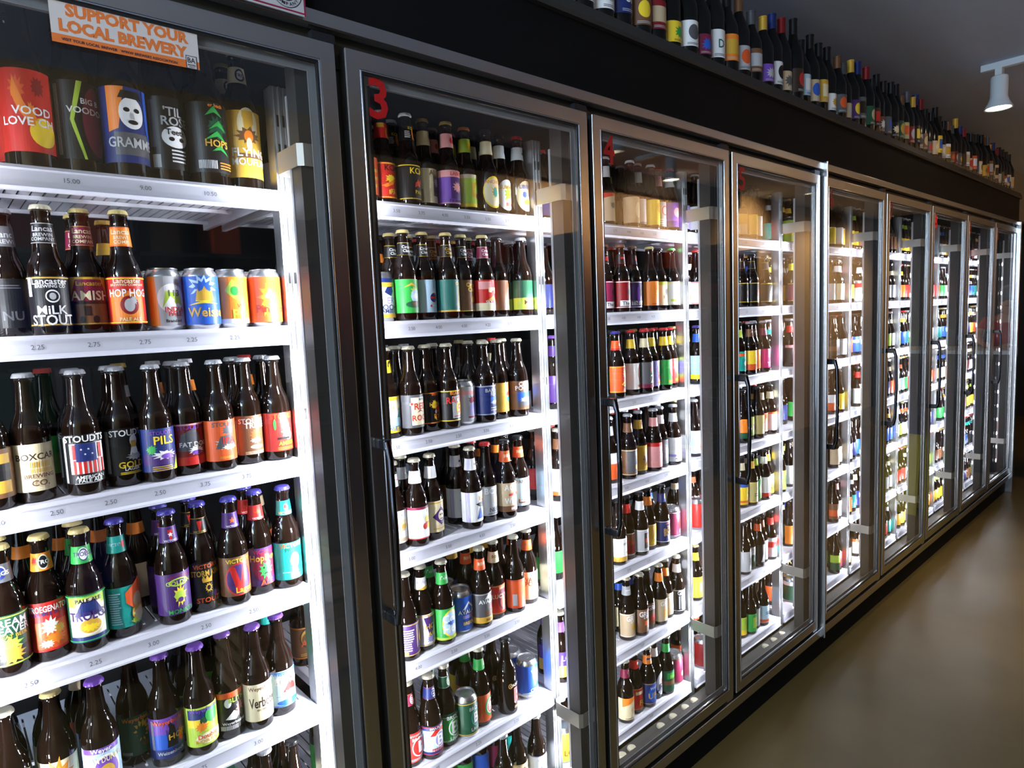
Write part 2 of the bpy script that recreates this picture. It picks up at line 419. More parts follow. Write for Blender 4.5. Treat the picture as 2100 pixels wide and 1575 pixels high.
for n in range(NB0, NB1+2):
    c = bx(n)-(SJ/2 if n == 6 else 0) if n <= 10 else bx(10)+W
    hw = .084 + (SJ/2 if n == 6 else 0)
    bm = nbm(); box(bm, c-hw, c+hw, 0.034, 0.078, .009+ZR, 2.02+ZR)
    # shallow ribs down the plastic mullion cover
    for k in (-.05, -.02, .02, .05): box(bm, c+k-.003, c+k+.003, 0.0315, 0.034, .009+ZR, 2.02+ZR)
    mu = mesh_obj('mullion', bm, mullm, cool)
    for sgn, mm in ((-1, ledm), (1, ledw)):
        if n == NB0 and sgn < 0 or n == NB1+1 and sgn > 0: continue
        bm = nbm(); cx = c+sgn*(hw-.006)
        # triangular light housing on the rear corner
        tri = [(cx+sgn*.006, .078), (cx+sgn*.006, .0805), (cx-sgn*.016, .0932), (cx-sgn*.018, .078)]
        lo = [bm.verts.new((x, y, .10+ZR)) for x, y in tri]; hi = [bm.verts.new((x, y, 1.96+ZR)) for x, y in tri]
        bm.faces.new(lo); bm.faces.new(hi)
        for i in range(4): bm.faces.new((lo[i], lo[(i+1) % 4], hi[(i+1) % 4], hi[i]))
        box(bm, min(c+sgn*hw, c+sgn*(hw+.0015)), max(c+sgn*hw, c+sgn*(hw+.0015)), .076, .0838, .10+ZR, 1.96+ZR)   # flange added along the strip, hiding the lenses at the nearer doors
        d = Vector((-sgn*.866, .5, 0)); nrm = Vector((sgn*.5, .866, 0))
        mid = Vector((cx-sgn*.005, .0868, 0))
        for k in range(15):
            zc = .10+k*.119+ZR
            q = [mid+nrm*.0012+d*s1*.006+Vector((0, 0, zc+s2*.010)) for s1, s2 in ((-1, -1), (1, -1), (1, 1), (-1, 1))]
            bm.faces.new([bm.verts.new(p_) for p_ in q]).material_index = 1
        mesh_obj('led_strip', bm, [housing, mm], mu)

# ------------------------------------------------------------------ doors
ORD = {2: 'leftmost door', 3: 'door three', 4: 'door four', 5: 'door five', 6: 'door six', 7: 'door seven', 8: 'door eight', 9: 'door nine', 10: 'door ten'}
DL = {2: 'steel-framed glass cooler door at the left edge, wearing the brewery sticker',
      3: 'steel-framed glass cooler door marked with a red 3',
      4: 'steel-framed glass cooler door marked with a red 4',
      5: 'steel-framed glass cooler door marked with a red 5, left of the full-height joint strip',
      6: 'glass cooler door just right of the full-height steel joint strip',
      7: 'second glass cooler door right of the full-height steel joint strip',
      8: 'fourth glass cooler door from the far right end of the row',
      9: 'glass cooler door second from the far right end',
      10: 'farthest glass cooler door, at the dark end of the row'}
DL[8] = 'glass cooler door third from the far right end'
for n in range(NB0, NB1+1):
    b0 = bx(n); g = .011; fw = .034
    xa, xb = b0+g, b0+W-g
    if n == 5: xb -= 0.0
    d = empty('cooler_door', (xa, 0, ZD0), DL[n], 'door', 'cooler doors in a row')
    w_ = xb-xa; h_ = ZD1-ZD0
    bm = nbm(); ring(bm, 0, w_, 0, h_, fw, 0, .026, wt=.038); bevel(mesh_obj('door_frame', bm, alu, d), .0022, 2)
    bm = nbm(); ring(bm, fw-.001, w_-fw+.001, .037, h_-.037, .0035, -.0012, .003); bevel(mesh_obj('chrome_bead', bm, chrome, d), .001)
    bm = nbm(); ring(bm, fw+.002, w_-fw-.002, .040, h_-.040, .005, .0008, .0038); mesh_obj('glass_gasket', bm, blackm, d)
    bm = nbm(); box(bm, fw-.004, w_-fw+.004, .004, .014, .034, h_-.034); mesh_obj('glass_pane', bm, glassm, d)
    bm = nbm(); ring(bm, fw+.004, w_-fw-.004, .042, h_-.042, .017, .0143, .0165); mesh_obj('pane_spacer', bm, spacerm, d)
    bm = nbm(); ring(bm, .004, w_-.004, .004, h_-.004, .02, .026, .033); mesh_obj('door_seal', bm, blackm, d)
    # handle
    hx = .019; z1 = 1.236; z0 = .846
    bm = nbm()
    tube(bm, [(hx, -.036, z0-.005), (hx, -.046, z0+.03), (hx, -.050, (z0+z1)/2), (hx, -.046, z1-.03), (hx, -.036, z1+.005)], [.009, .0075, .0068, .0075, .009], 12)
    hb = mesh_obj('door_handle', bm, mat('black_chrome', (.10, .105, .13), .12, 1.0), d, smooth=True)
    for zz in (z0, z1):
        bm = nbm(); box(bm, hx-.009, hx+.010, -.042, 0.0, zz-.012, zz+.012); bevel(mesh_obj('handle_mount', bm, mat('black_handle_plastic', (.01, .01, .012), .25), hb), .004, 2)
    bm = nbm(); box(bm, w_-.045, w_+.004, .004, .02, h_+.001, h_+.018); mesh_obj('top_hinge', bm, mat('dark_hinge', (.03, .03, .035), .4, .6), d)
    bm = nbm(); box(bm, w_-.04, w_+.002, .004, .018, -.012, -.001); mesh_obj('bottom_hinge', bm, alu, d)
    if n > 2:
        A = Art(); A.text(str(n), .0745, h_-.086, .080, redm, maxw=.049, bold=.02)
        A.flat(0.0, .0001); o = A.obj('door_number', d); o.location = (0, .0039, 0)
        for p_ in o.data.polygons: pass

# sticker on the left door
st = empty('window_sticker', (-.486, .0038, 1.946+ZR), 'orange and white SUPPORT YOUR LOCAL BREWERY sticker on the leftmost door glass', 'sticker')
A = Art(); sw, sh = .214, .066
og = mat('sticker_orange', (.72, .17, .03), .6); wh = mat('sticker_white', (.62, .55, .52), .6); ink = mat('sticker_ink', (.02, .02, .04), .6)
A.poly([(0, 0), (sw, .002), (sw, sh+.002), (0, sh)], og)
A.poly([(0, .013), (sw, .015), (sw, sh+.002), (0, sh)], wh)
A.text('SUPPORT YOUR', sw/2+.003, .0515, .017, og, maxw=.195, bold=.05)
A.text('LOCAL BREWERY', sw/2-.004, .0275, .017, og, maxw=.185, bold=.05)
A.text('VISIT YOUR LOCAL BREWER   WWW BREWERS ASSOCIATION', sw/2-.012, .0065, .0042, ink, maxw=.165)
A.poly([(.192, .001), (.210, .001), (.210, .023), (.192, .023)], ink); A.poly([(.1932, .0022), (.2088, .0022), (.2088, .0218), (.1932, .0218)], wh)
A.text('BA', .201, .0155, .0085, ink, maxw=.013); A.text('BREWERS', .201, .0075, .0026, ink, maxw=.013); A.text('ASSOC', .201, .0042, .0022, ink, maxw=.012)
A.flat(0.0003, .0001); A.obj('sticker_print', st)

# poster on the header above the left door
po = empty('header_poster', (-.45, -.0125, 2.083+ZR), 'white poster with red edge and round brewing company emblem above the leftmost door', 'poster')
bm = nbm(); box(bm, 0, .377, 0, .003, 0, .19); mesh_obj('poster_card', bm, mat('poster_white', (.50, .48, .50), .7), po)
A = Art(); rd = mat('poster_red', (.25, .01, .04), .6)
for q in ([(0, .003), (.377, .003), (.377, .0062), (0, .0062)], [(.3735, 0), (.377, 0), (.377, .19), (.3735, .19)]): A.poly(q, rd)
cx, cz = .340, .0385
def circ(r, n=40, cx=cx, cz=cz): return [(cx+r*math.cos(2*PI*i/n), cz+r*math.sin(2*PI*i/n)) for i in range(n)]
A.poly(circ(.0305), ink); A.poly(circ(.0292), mat('poster_white', (0, 0, 0))); A.poly(circ(.0185), ink)
A.poly([(cx-.013, cz-.013), (cx+.013, cz-.013), (cx+.009, cz-.002), (cx-.009, cz-.002)], mat('emblem_olive', (.16, .15, .03), .6))
A.poly([(cx-.026, cz-.001), (cx+.026, cz-.001), (cx+.026, cz+.009), (cx-.026, cz+.009)], ink)
A.text('BREWING', cx, cz+.004, .006, mat('poster_white', (0, 0, 0)), maxw=.04)
for i, ch in enumerate('COMPANY'):
    a = -PI/2+(i-3)*.30; vs, fs = glyphs(ch); A.k += 1; V = []
    for x, y in vs:
        x *= .0062; y *= .0062; r = .0238; ca, sa = math.cos(a+PI/2), math.sin(a+PI/2)
        v = A.bm.verts.new((cx+r*math.cos(a)+x*ca-y*sa, 0, cz+r*math.sin(a)+x*sa+y*ca)); v[A.lay] = A.k; V.append(v)
    for f in fs: A.bm.faces.new([V[i_] for i_ in f]).material_index = A.mi(ink)
A.flat(.0002, .0001); A.obj('poster_print', po)

# ------------------------------------------------------------------ shelves, uprights, brackets
ZS = [None]+[z+ZR for z in (1.782, 1.496, 1.205, .914, .622, .322, .030)]
NTH = ['', 'top', 'second', 'third', 'fourth', 'fifth', 'sixth', 'lowest']
rail_prof = [(.1535, .0), (.141, .0015), (.1385, -.004), (.1425, -.007), (.1395, -.031), (.1350, -.035), (.1375, -.040), (.152, -.040), (.152, -.006), (.1535, -.006)]
PR = {1: ['12.00', '8.25', '15.00', '9.00', '10.50'], 2: ['2.25', '2.25', '2.25', '2.75', '2.75', '2.25', '2.25'], 3: ['2.00', '2.50', '2.50', '2.50', '2.50', '3.75', '3.75'],
      4: ['2.25', '2.50', '2.25', '3.00', '2.50', '2.50'], 5: ['2.25', '3.00', '2.75', '3.75', '3.00'], 6: ['2.50', '2.25', '2.25'], 7: ['2.25', '2.50']}
PR3 = {1: ['2.75', '3.75', '3.50', '3.75', '4.00', '3.50', '3.50', '3.75'], 2: ['4.00', '3.00', '2.50', '4.00', '4.00', '4.25', '3.75'], 3: ['2.50', '2.50', '2.50', '2.50', '3.50', '3.50'],
       4: ['4.00', '3.00', '3.00', '4.50', '2.50'], 5: ['1.50', '4.00', '2.50', '2.50', '2.50'], 6: ['2.25', '2.25', '2.25', '2.25'], 7: ['2.25', '2.50']}
shelf_data = None
for n in range(NB0, NB1+1):
    c0 = bx(n)-.051 - (0 if n != 6 else SJ); c1 = bx(n)+.671
    for s in range(1, 8):
        sh_ = empty('cooler_shelf', (c0, 0, ZS[s]), 'white wire shelf with price rail, %s shelf behind %s' % (NTH[s], ORD[n]), 'shelf', 'shelves inside the cooler')
        L = c1-c0
        bm = nbm()
        box(bm, 0, L, .154, .20, -.004, 0); box(bm, 0, L, .60, .62, -.004, 0)
        nr = 34
        for k in range(nr):
            x = L*(k+.5)/nr; box(bm, x-.0085, x+.0085, .20, .60, -.0035, 0)
        for yy in (.22, .40, .58): box(bm, 0, L, yy-.004, yy+.004, -.012, -.004)
        box(bm, 0, .010, .158, .62, -.022, -.0005); box(bm, L-.010, L, .158, .62, -.022, -.0005)
        mesh_obj('shelf_deck', bm, shelfm, sh_)
        bm = nbm()
        va = [bm.verts.new((0, y, z)) for y, z in rail_prof]; vb = [bm.verts.new((L, y, z)) for y, z in rail_prof]
        bm.faces.new(va); bm.faces.new(list(reversed(vb)))
        for i in range(len(rail_prof)): bm.faces.new((va[i], vb[i], vb[(i+1) % len(rail_prof)], va[(i+1) % len(rail_prof)]))
        bmesh.ops.recalc_face_normals(bm, faces=bm.faces[:])
        rl = mesh_obj('price_rail', bm, railm, sh_)
        pr = {2: PR, 3: PR3, 4: PR3}.get(n, {}).get(s, ['2.50', '3.00', '2.25', '3.50'])
        if n > 6: continue
        for k, t in enumerate(pr):
            A = Art(); px_ = L*(.12+.80*(k+.3)/len(pr))
            A.text(t, px_, -.0185, .0082, mat('price_ink', (.10, .10, .12), .6), bold=.0)
            for v in A.bm.verts: v.co.y = .1409-(v.co.z+.019)*-.12-.0009
            A.obj('price_tag', rl)
for n in range(NB0, NB1+1):
    c = bx(n)+.69
    up = empty('shelf_upright', (c, .147, 0), 'galvanised slotted shelf upright at the right side of %s' % ORD[n], 'upright', 'shelf uprights')
    bm = nbm()
    box(bm, -.0175, .0175, 0, .004, .002, 2.0+ZR); box(bm, -.0175, -.0145, .004, .036, .002, 2.0+ZR); box(bm, .0145, .0175, .004, .036, .002, 2.0+ZR)
    box(bm, -.002, .002, -.0035, 0, .002, 2.0+ZR); box(bm, -.0125, -.0095, -.002, 0, .002, 2.0+ZR); box(bm, .0095, .0125, -.002, 0, .002, 2.0+ZR)
    mesh_obj('upright_channel', bm, galv, up)
    bm = nbm()
    for z in (1.93, 1.87, 1.6, 1.3):
        box(bm, -.009, -.004, -.0006, 0.0, z+ZR-.012, z+ZR+.012); box(bm, .004, .009, -.0006, 0.0, z+ZR-.012, z+ZR+.012)
    mesh_obj('upright_slots', bm, blackm, up)
    for z in (1.835, .275):
        bm = nbm(); zz = z+ZR; h = .022
        path = [(.012, -.004), (-.010, -.006), (-.0205, -.020), (-.0205, -.113), (-.010, -.1205), (.022, -.1215)]
        lo = [bm.verts.new((x, y, zz-h)) for x, y in path]; hi = [bm.verts.new((x, y, zz+h)) for x, y in path]
        for i in range(len(path)-1): bm.faces.new((lo[i], lo[i+1], hi[i+1], hi[i]))
        o = mesh_obj('mounting_bracket', bm, mat('bracket_steel', (.5, .48, .44), .4, .8), up)
        md = o.modifiers.new('solid', 'SOLIDIFY'); md.thickness = .002; md.offset = 0

# ------------------------------------------------------------------ bottles and cans on the shelves
ROWS = """2|1|-0.507,0.186|B|k|r;f -.3 .75 .3 .2 O;f .4 .8 .3 .15 R;p -.4,.9,-.1,.6,.3,.35,.2,.25,-.3,.5,-.5,.7 o;e .5 .25 .5 .18 y;f .1 .45 .2 .2 o;t .15 .5 .1 w VOOD;t 0 .37 .1 w LOVE CH|-|red flame label with yellow swirl
2|1|-0.433,0.200|B|k|k;p .1,1,-.25,.5,.15,0,.25,0,-.1,.5,.3,1 L;e .75 .5 .55 .45 m;v -.8 .05 -.6 .95 4 s;t .55 .75 .07 w BIG B;t .5 .63 .08 w VOODOO|-|black label crossed by lime arc
2|1|-0.359,0.186|B|k|B;p -.8,1,-.1,1,-.4,.45,-.8,.4 o;r -.6 .1 1 .4 d;e .15 .66 .5 .21 w;p -.35,.85,.65,.85,.5,.95,-.2,.95 k;e -.05 .7 .12 .03 k;e .35 .7 .12 .03 k;e .17 .54 .2 .03 k;p .1,.66,.2,.66,.25,.58,.08,.58 s;p .7,1,1,1,1,.2,.75,.5 b;t .1 .27 .13 s GRAMME|-|blue label with white painted face
2|1|-0.285,0.200|B|k|k;r -.75 .3 -.5 .95 d;r -.7 .02 -.35 .2 s;e .35 .45 .6 .15 w;e .15 .42 .12 .03 k;e .6 .42 .12 .03 k;t .3 .8 .12 s 'TIL;t .4 .67 .12 s ROSE;t .35 .52 .08 k Teeth;h .1 .1 .9 .3 4 w|-|black label with white round skull shape
2|1|-0.210,0.186|B|k|k;f .2 .65 .5 .2 G;p -.3,.8,.1,.95,.5,.8,.1,.86 g;p -.2,.6,.3,.75,.7,.6,.2,.67 g;p -.4,.45,.2,.6,.8,.4,.2,.52 g;p -.1,.3,.3,.4,.8,.25,.3,.33 g;t .2 .96 .05 o er bach;t .2 .42 .1 a HOPS;v -.7 .05 .1 .17 12 w;h .2 .05 .9 .17 3 o|k|black label with green hop squiggles and barcode
2|1|-0.136,0.200|B|y|a;e .1 .8 .5 .25 c;f .1 .62 .7 .15 n;e .1 .62 .22 .09 o;e .1 .5 .14 .1 c;r -.5 .3 .9 .36 n;t .15 .38 .12 w FLYING;t .2 .24 .1 w MOUFLAN|c;e .1 .5 .5 .4 B;e .1 .5 .35 .28 w;t .1 .5 .2 P TRO|golden label with orange ball and white script
2|2|-0.505,0.178|H|c|k;b a;t .1 .9 .12 w Lancaster;t .1 .8 .06 w BREWING CO;e .15 .6 .3 .13 w;e .15 .6 .25 .1 k;e .15 .6 .14 .07 s;t .1 .33 .17 w MiLK;t .1 .13 .2 w STOUT;v -.95 .6 -.7 .98 7 w|k;b s;t 0 .72 .25 s Lancas;t 0 .42 .16 s BREWIN;t 0 .22 .16 s COMPANY|black label with white stout lettering
2|2|-0.446,0.192|H|y|k;r -1 .5 1 1 a;p -1,.5,-.6,.95,.6,.95,1,.5 m;r -.7 .05 .9 .44 n;b a;t .05 .87 .09 a Lancaster;t .05 .62 .19 c AMISH;r -.3 .2 0 .4 k;e .2 .12 .15 .08 k;e -.4 .12 .12 .07 k|m;b a;t 0 .75 .25 c Lancas;t 0 .45 .16 c BREWIN;t 0 .22 .16 c COMPAN|maroon and gold label showing a buggy
2|2|-0.386,0.178|H|y|r;r -.85 .05 .85 .95 o;r -.85 .7 .85 .98 r;e .1 .4 .45 .2 R;e .1 .4 .25 .14 s;f .3 .5 .2 .12 s;t .1 .92 .1 c Lancaster;t .1 .83 .05 c BREWING COMPANY;t .1 .66 .16 w HOP HOG;t .1 .1 .07 c PALE ALE;b y|o;b r;t 0 .75 .25 c Lancas;t 0 .45 .16 c BREWI;t 0 .22 .16 c COMP|orange label with grey hog head
2|2|-0.316,0.194|C|s|s;p -1,0,-1,1,-.55,1,-.45,0 o;e .2 .55 .7 .3 w;p -.3,.35,.1,.6,.8,.35,.6,.65,-.1,.7 L;e .4 .5 .12 .06 L;t .3 .66 .12 d 113;t .3 .33 .1 r INDIA;t .3 .24 .09 r PALE;t .2 .1 .06 k Brandied;f .5 .88 .18 .1 d|-|silver can with lime green hop leaf
2|2|-0.251,0.180|C|s|b;f 0 .78 .8 .3 l;f 0 .75 .6 .22 b;e .05 .6 .35 .12 a;p -.4,.5,.5,.5,.4,.75,.25,.62,.05,.8,-.15,.62,-.3,.75 a;h -.4 .48 .5 .52 1 y;p -.8,.4,0,.5,.8,.42,0,.44 y;t .1 .26 .19 a Weisse|-|blue can with golden crown
2|2|-0.186,0.194|C|s|o;p -.5,.7,-.1,.95,.3,.8,.3,.45,-.1,.55 L;e 0 .7 .2 .1 g;t .3 .38 .08 r VIC;t .3 .2 .2 L Pils;r -1 0 .8 .1 w|-|orange can with green hop cluster
2|2|-0.121,0.180|C|s|O;f .1 .55 .8 .38 o;f .1 .52 .55 .28 y;e .1 .5 .28 .12 o;p -.3,.55,0,.75,.3,.55,.05,.5 c;t .15 .3 .17 r Pinchot;t .15 .18 .07 y PALE ALE;p 0,.1,.1,.16,.2,.1,.1,.04 y|-|red orange can with yellow flame swirl
2|2|-0.557,0.246|H|s|k;h -.5 .8 .5 .9 2 d;t 0 .25 .18 d NU|d;t 0 .6 .3 s Lanc;t 0 .25 .2 s BREWI|dark label in shadow
2|3|-0.615,0.178|L|s|k;r -1 0 1 1 n;r -.9 .1 .9 .9 a;r -.9 .35 .9 .7 k|-|brown label with amber border
2|3|-0.556,0.192|L|s|c;t .2 .73 .13 N BOXCAR;v -.1 .5 .8 .62 12 a;v -.1 .4 .8 .48 12 a;t .25 .33 .08 n BREWING;t .25 .18 .12 n CO.|-|cream label with brown stencil lettering
2|3|-0.481,0.178|L|s|k;v -1.15 .02 -.95 .95 4 w;r -.75 .2 .95 .82 w;v -.6 .2 .95 .48 7 r;v -.6 .5 .95 .8 4 r;r -.45 .45 .45 .82 B;s -.2 .7 .06 w;s .1 .7 .06 w;s -.05 .6 .06 w;s .25 .6 .06 w;t 0 .92 .13 w STOUDTS;t .1 .13 .07 w AMERICAN;t .1 .06 .07 w PALE ALE;h -.6 0 .8 .03 1 s|-|black label with american flag picture|.022,.112
2|3|-0.416,0.192|L|s|k;v -1.1 .05 -.85 .95 4 s;e .35 .72 .2 .13 w;r .2 .55 .5 .72 a;p .1,.4,.6,.4,.5,.58,.2,.58 w;f .4 .38 .5 .09 s;t .15 .9 .13 w STOUDTS;t .2 .22 .13 y GOLD;t .2 .13 .07 w LAGER;h -.4 .02 .8 .08 2 y|-|black label with gold lettering and grey skyline|.022,.112
2|3|-0.358,0.178|L|s|B;p -1,.15,-1,.4,1,.4,1,.15 P;f -.5 .52 .35 .12 g;f .2 .38 .75 .12 w;e .3 .35 .35 .06 p;p .6,0,1,0,1,.35 L;t .2 .73 .19 y PILS;t .1 .9 .08 p STOUDTS;h -.5 .02 .8 .15 3 a|-|blue purple label with yellow PILS lettering
2|3|-0.299,0.192|L|s|R;r -1 0 1 .2 r;p -.7,.35,-.5,.75,.3,.9,.8,.3 d;f .3 .35 .55 .12 w;e .3 .3 .3 .05 p;t .1 .92 .11 p STOUDTS;t .2 .5 .11 w FAT DOG;r -1 .96 1 1 i|-|crimson label with small grey skyline
2|3|-0.240,0.178|L|s|O;f .2 .75 .5 .14 d;f 0 .42 .75 .16 s;p -.6,.3,.7,.3,.3,.65,-.3,.6 d;f .2 .33 .5 .09 c;t .1 .9 .11 d STOUDTS;t .2 .5 .16 r IPA;h -.4 .06 .6 .12 2 a|-|orange label with dark wave and red IPA
2|3|-0.176,0.192|L|s|n;f .3 .5 .45 .2 O;f .3 .36 .4 .09 w;e .3 .2 .4 .05 c;t .2 .87 .12 w STOUDTS;t .3 .75 .13 w TRIPLE;v -1 .05 -.8 .9 3 s;h -.4 .02 .8 .1 3 c|-|brown label with white TRIPLE lettering
2|3|-0.118,0.178|L|s|r;e .2 .72 .14 .1 w;f .2 .5 .35 .25 w;e .35 .4 .25 .12 w;r -.4 .3 .4 .36 k;e -.5 .7 .08 .14 g;t .1 .91 .13 O STOUDT;t .2 .2 .1 o AMBER;h -.4 .04 .7 .12 2 o|-|bright red label with white figure
2|4|-0.620,0.178|L|y|G;r -1 0 1 .35 k;f 0 .4 .7 .2 L;f .1 .2 .7 .2 a;t .1 .85 .14 w DREAM;t .1 .7 .14 w WEAVER;t .1 .58 .07 a WHEAT BEER;b L|d;e 0 .5 .5 .4 w;e 0 .5 .42 .33 B;t 0 .5 .22 w OEGS|dark green label with golden wheat|.02,.11
2|4|-0.561,0.192|L|y|r;v -1 .05 -.8 .9 3 i;r -.6 .05 .9 .6 O;f .1 .5 .45 .22 w;f .5 .42 .3 .15 a;f .3 .25 .55 .15 o;f -.1 .15 .35 .1 w;t .15 .87 .12 w TROEGENATOR;t .15 .77 .07 B DOUBLE BOCK|o;f -.6 .5 .4 .4 r;e .2 .5 .45 .42 w;e .2 .5 .38 .35 k;t .2 .5 .22 w TRO|red label with white goat|.02,.11
2|4|-0.502,0.178|L|y|G;r -.9 .05 .9 .95 w;r -.9 .75 .9 .95 L;e .1 .5 .8 .42 c;e .1 .5 .7 .36 w;p -.6,.55,.8,.55,.4,.85,-.2,.85 B;e .1 .33 .5 .15 a;f .1 .3 .5 .1 y;t .1 .87 .08 k PALE ALE;t .1 .55 .18 P TROEGS;r -.9 0 .9 .12 B;b g|g;e .2 .5 .5 .42 w;e .2 .5 .42 .35 B;e .2 .5 .35 .28 w;t .2 .55 .24 P TROEGS|green and white oval label|.02,.11
2|4|-0.443,0.192|L|b|t;h -.7 .1 -.1 .9 14 l;p .1,.85,.9,1.15,1.3,.9,1.3,.3,.5,.4,.1,.6 O;e .75 .6 .3 .2 T;e .75 .3 .4 .2 a;f .6 .12 .4 .1 L;p .4,.3,.9,.45,1.2,.2,.7,.05 c|t;t 0 .5 .2 l VICTORY;f .6 .5 .3 .3 r|teal label with orange haired figure|.02,.10
2|4|-0.355,0.178|L|b|P;t .2 .9 .1 m VICTORY;e .1 .78 .55 .1 L;e .1 .78 .45 .07 P;t .1 .77 .1 L GOLDEN;f .1 .45 .4 .3 y;e .1 .45 .3 .12 L;e .1 .35 .15 .06 P;t .15 .08 .1 g MONKEY|P;b p;p -.1,.2,.1,.2,.3,.8,-.3,.8 r;s 0 .5 .3 w;t 0 .12 .12 w VICTORY|purple label with yellow monkey face
2|4|-0.294,0.192|L|b|k;t .1 .92 .1 O VICTORY;t .15 .75 .14 a STORM KING;p -.2,.6,-.1,.7,0,.6,.1,.7,.2,.6,.4,.7,.35,.52,-.15,.52 a;f .15 .38 .25 .14 a;e .15 .38 .1 .06 k;e .5 .2 .1 .08 p;t .1 .08 .12 O STOUT|k;b a;p -.1,.2,.1,.2,.3,.8,-.3,.8 r;t 0 .12 .12 a VICTORY|black label with orange arched lettering
2|4|-0.235,0.178|L|b|n;e 0 .42 .8 .42 r;e 0 .42 .72 .38 P;p -.15,.1,.2,.1,.6,.75,.25,.75,.05,.35,-.2,.75,-.55,.75 r;t .05 .9 .1 y VICTORY;t .3 .15 .14 y Lager|P;b p;s 0 .5 .4 O;t 0 .12 .12 w VICTORY|purple oval label with big red V
2|4|-0.176,0.192|L|b|P;e .1 .5 .8 .4 m;t .1 .9 .1 r VICTORY;t .1 .74 .17 a HopDevil;f .1 .4 .5 .26 g;e .1 .45 .25 .12 g;e -.05 .47 .06 .03 k;e .25 .47 .06 .03 k;p -.1,.3,.3,.3,.1,.36 k;t .1 .08 .14 O ALE|r;s 0 .5 .5 O;t 0 .12 .12 w VICTORY|purple label with green hop devil
2|4|-0.118,0.178|L|b|t;t .1 .92 .11 O VICTORY;t .1 .8 .1 G PRIMA;f .2 .5 .35 .24 y;e .2 .52 .3 .2 a;e .2 .45 .1 .06 L;h -.6 .2 .6 .22 1 w;t .2 .1 .14 w Pils|t;f 0 .5 .4 .35 r;t 0 .15 .2 y VICTORY|teal label with yellow hop cone
2|5|-0.641,0.178|L|c|k;f 0 .95 .9 .1 g;r -1 .5 1 .88 G|-|black label with green top
2|5|-0.571,0.192|L|y|c;f 0 .6 .85 .5 o;f 0 .6 .6 .36 a;e 0 .5 .35 .2 r;e 0 .6 .2 .15 y|-|cream label with orange sun
2|5|-0.505,0.178|L|p|l;r -.95 .88 .95 1 p;e .2 .45 .7 .38 w;e .2 .45 .6 .32 p;e .2 .4 .38 .2 a;f .1 .4 .25 .12 w;t 0 .95 .1 w Weyer;t .15 .72 .12 c SLAM DUNKEL|-|pale blue label with golden round emblem
2|5|-0.390,0.192|L|p|b;r -1 .6 1 1 p;v -.95 .05 -.75 .95 4 w;p -.1,.25,.1,.85,.35,.75,.5,.25 k;p -.1,.7,-.05,.3,-.02,.3,-.07,.7 k;e .1 .8 .08 .06 k;f .7 .45 .25 .25 O;r -1 0 1 .22 B;t .15 .9 .11 O Weyerbacher;t .6 .5 .14 a HOPS;t .1 .13 .08 s Weizenbock|-|deep blue label with black robed silhouette
2|5|-0.327,0.178|L|p|L;r -1 .6 .3 .95 B;r -1 .5 .5 .7 y;e -.1 .65 .2 .1 G;f -.2 .5 .4 .15 o;e .4 .75 .4 .2 g;e .3 .2 .9 .15 c;t .1 .93 .1 p Weyerbacher;t .1 .25 .11 O Double;t .1 .13 .08 a INDIA PALE|-|lime and yellow label over dark blue
2|5|-0.268,0.192|L|p|k;r -1 .85 1 1 O;e -.2 .72 .2 .12 w;p -.4,.3,.2,.25,.5,.4,.1,.5 w;f .5 .5 .3 .25 i;e .6 .4 .1 .08 G;t .35 .78 .12 L BLITH;v -.7 .02 .3 .13 12 w;t .1 .2 .07 w Weyerbacher;r -1 .1 -.85 .9 G|-|black label with white jester figure
2|5|-0.209,0.178|L|p|c;t .2 .88 .1 n Weyerbacher;t .2 .5 .26 N Verboten;t .3 .3 .05 n BELGIAN STYLE;h -.8 .02 .8 .03 1 a|-|plain cream label with black blackletter word
2|5|-0.151,0.192|L|p|l;e -.3 .78 .3 .08 w;p -.2,.4,.4,.8,.9,.4 r;f .2 .35 .6 .12 w;r 0 .2 .7 .38 i;e .2 .12 .8 .08 b;t .1 .93 .09 b Weyerbacher;t .3 .72 .18 w Blanche;h -.6 .3 .6 .32 1 b;b b|-|pale blue label with red roofed cottage
2|5|-0.436,0.246|L|k|G;f .3 .6 .5 .3 a;f .2 .55 .4 .25 G;e .4 .25 .2 .06 n;t .2 .92 .1 o Weyerbacher;v -.9 .05 -.3 .12 10 s|-|dark green label with orange script
2|5|-0.023,0.358|L|k|n;b o;e .1 .65 .6 .32 N;e .1 .65 .5 .27 a;e .1 .6 .45 .22 n;t .1 .5 .2 O Ash;h -.5 .1 .6 .2 2 a|-|brown label with dark oval beyond shelf post
2|6|-0.282,0.178|L|G|G;e 0 .5 .5 .4 c|-|green label under lowest visible rail
2|6|-0.201,0.192|L|s|w;t 0 .5 .3 r ALE|-|white label under lowest visible rail
2|6|-0.142,0.178|L|k|c;t 0 .5 .3 G ALE|-|cream label under lowest visible rail
3|1|0.143,0.178|H|s|O;h -.8 .2 .8 .8 3 a|r|plain orange label half hidden by frame
3|1|0.202,0.192|H|w|r;b y;t .2 .85 .15 k KCM;f .1 .55 .5 .14 y;p -.6,.35,0,.45,.6,.6,.3,.4,-.3,.3 o;t .2 .18 .12 y IPA;h 0 .25 .7 .28 1 y|r;r -1 .7 0 1 a;e .5 .35 .35 .4 a;e .5 .35 .2 .25 r|red label with yellow leaping figure|.014,.10
3|1|0.265,0.178|H|w|k;b y;t .2 .82 .17 y KCM;p -.1,.35,.5,.45,.9,.65,.6,.6,.3,.52,0,.5 r;p .1,.5,.3,.35,.45,.4,.2,.6 O;t .3 .22 .1 y PALE|k;h -.7 .2 .1 .7 4 w;e .6 .45 .35 .4 o;t .3 .85 .2 y KCM|black label with red legs and yellow lettering|.014,.10
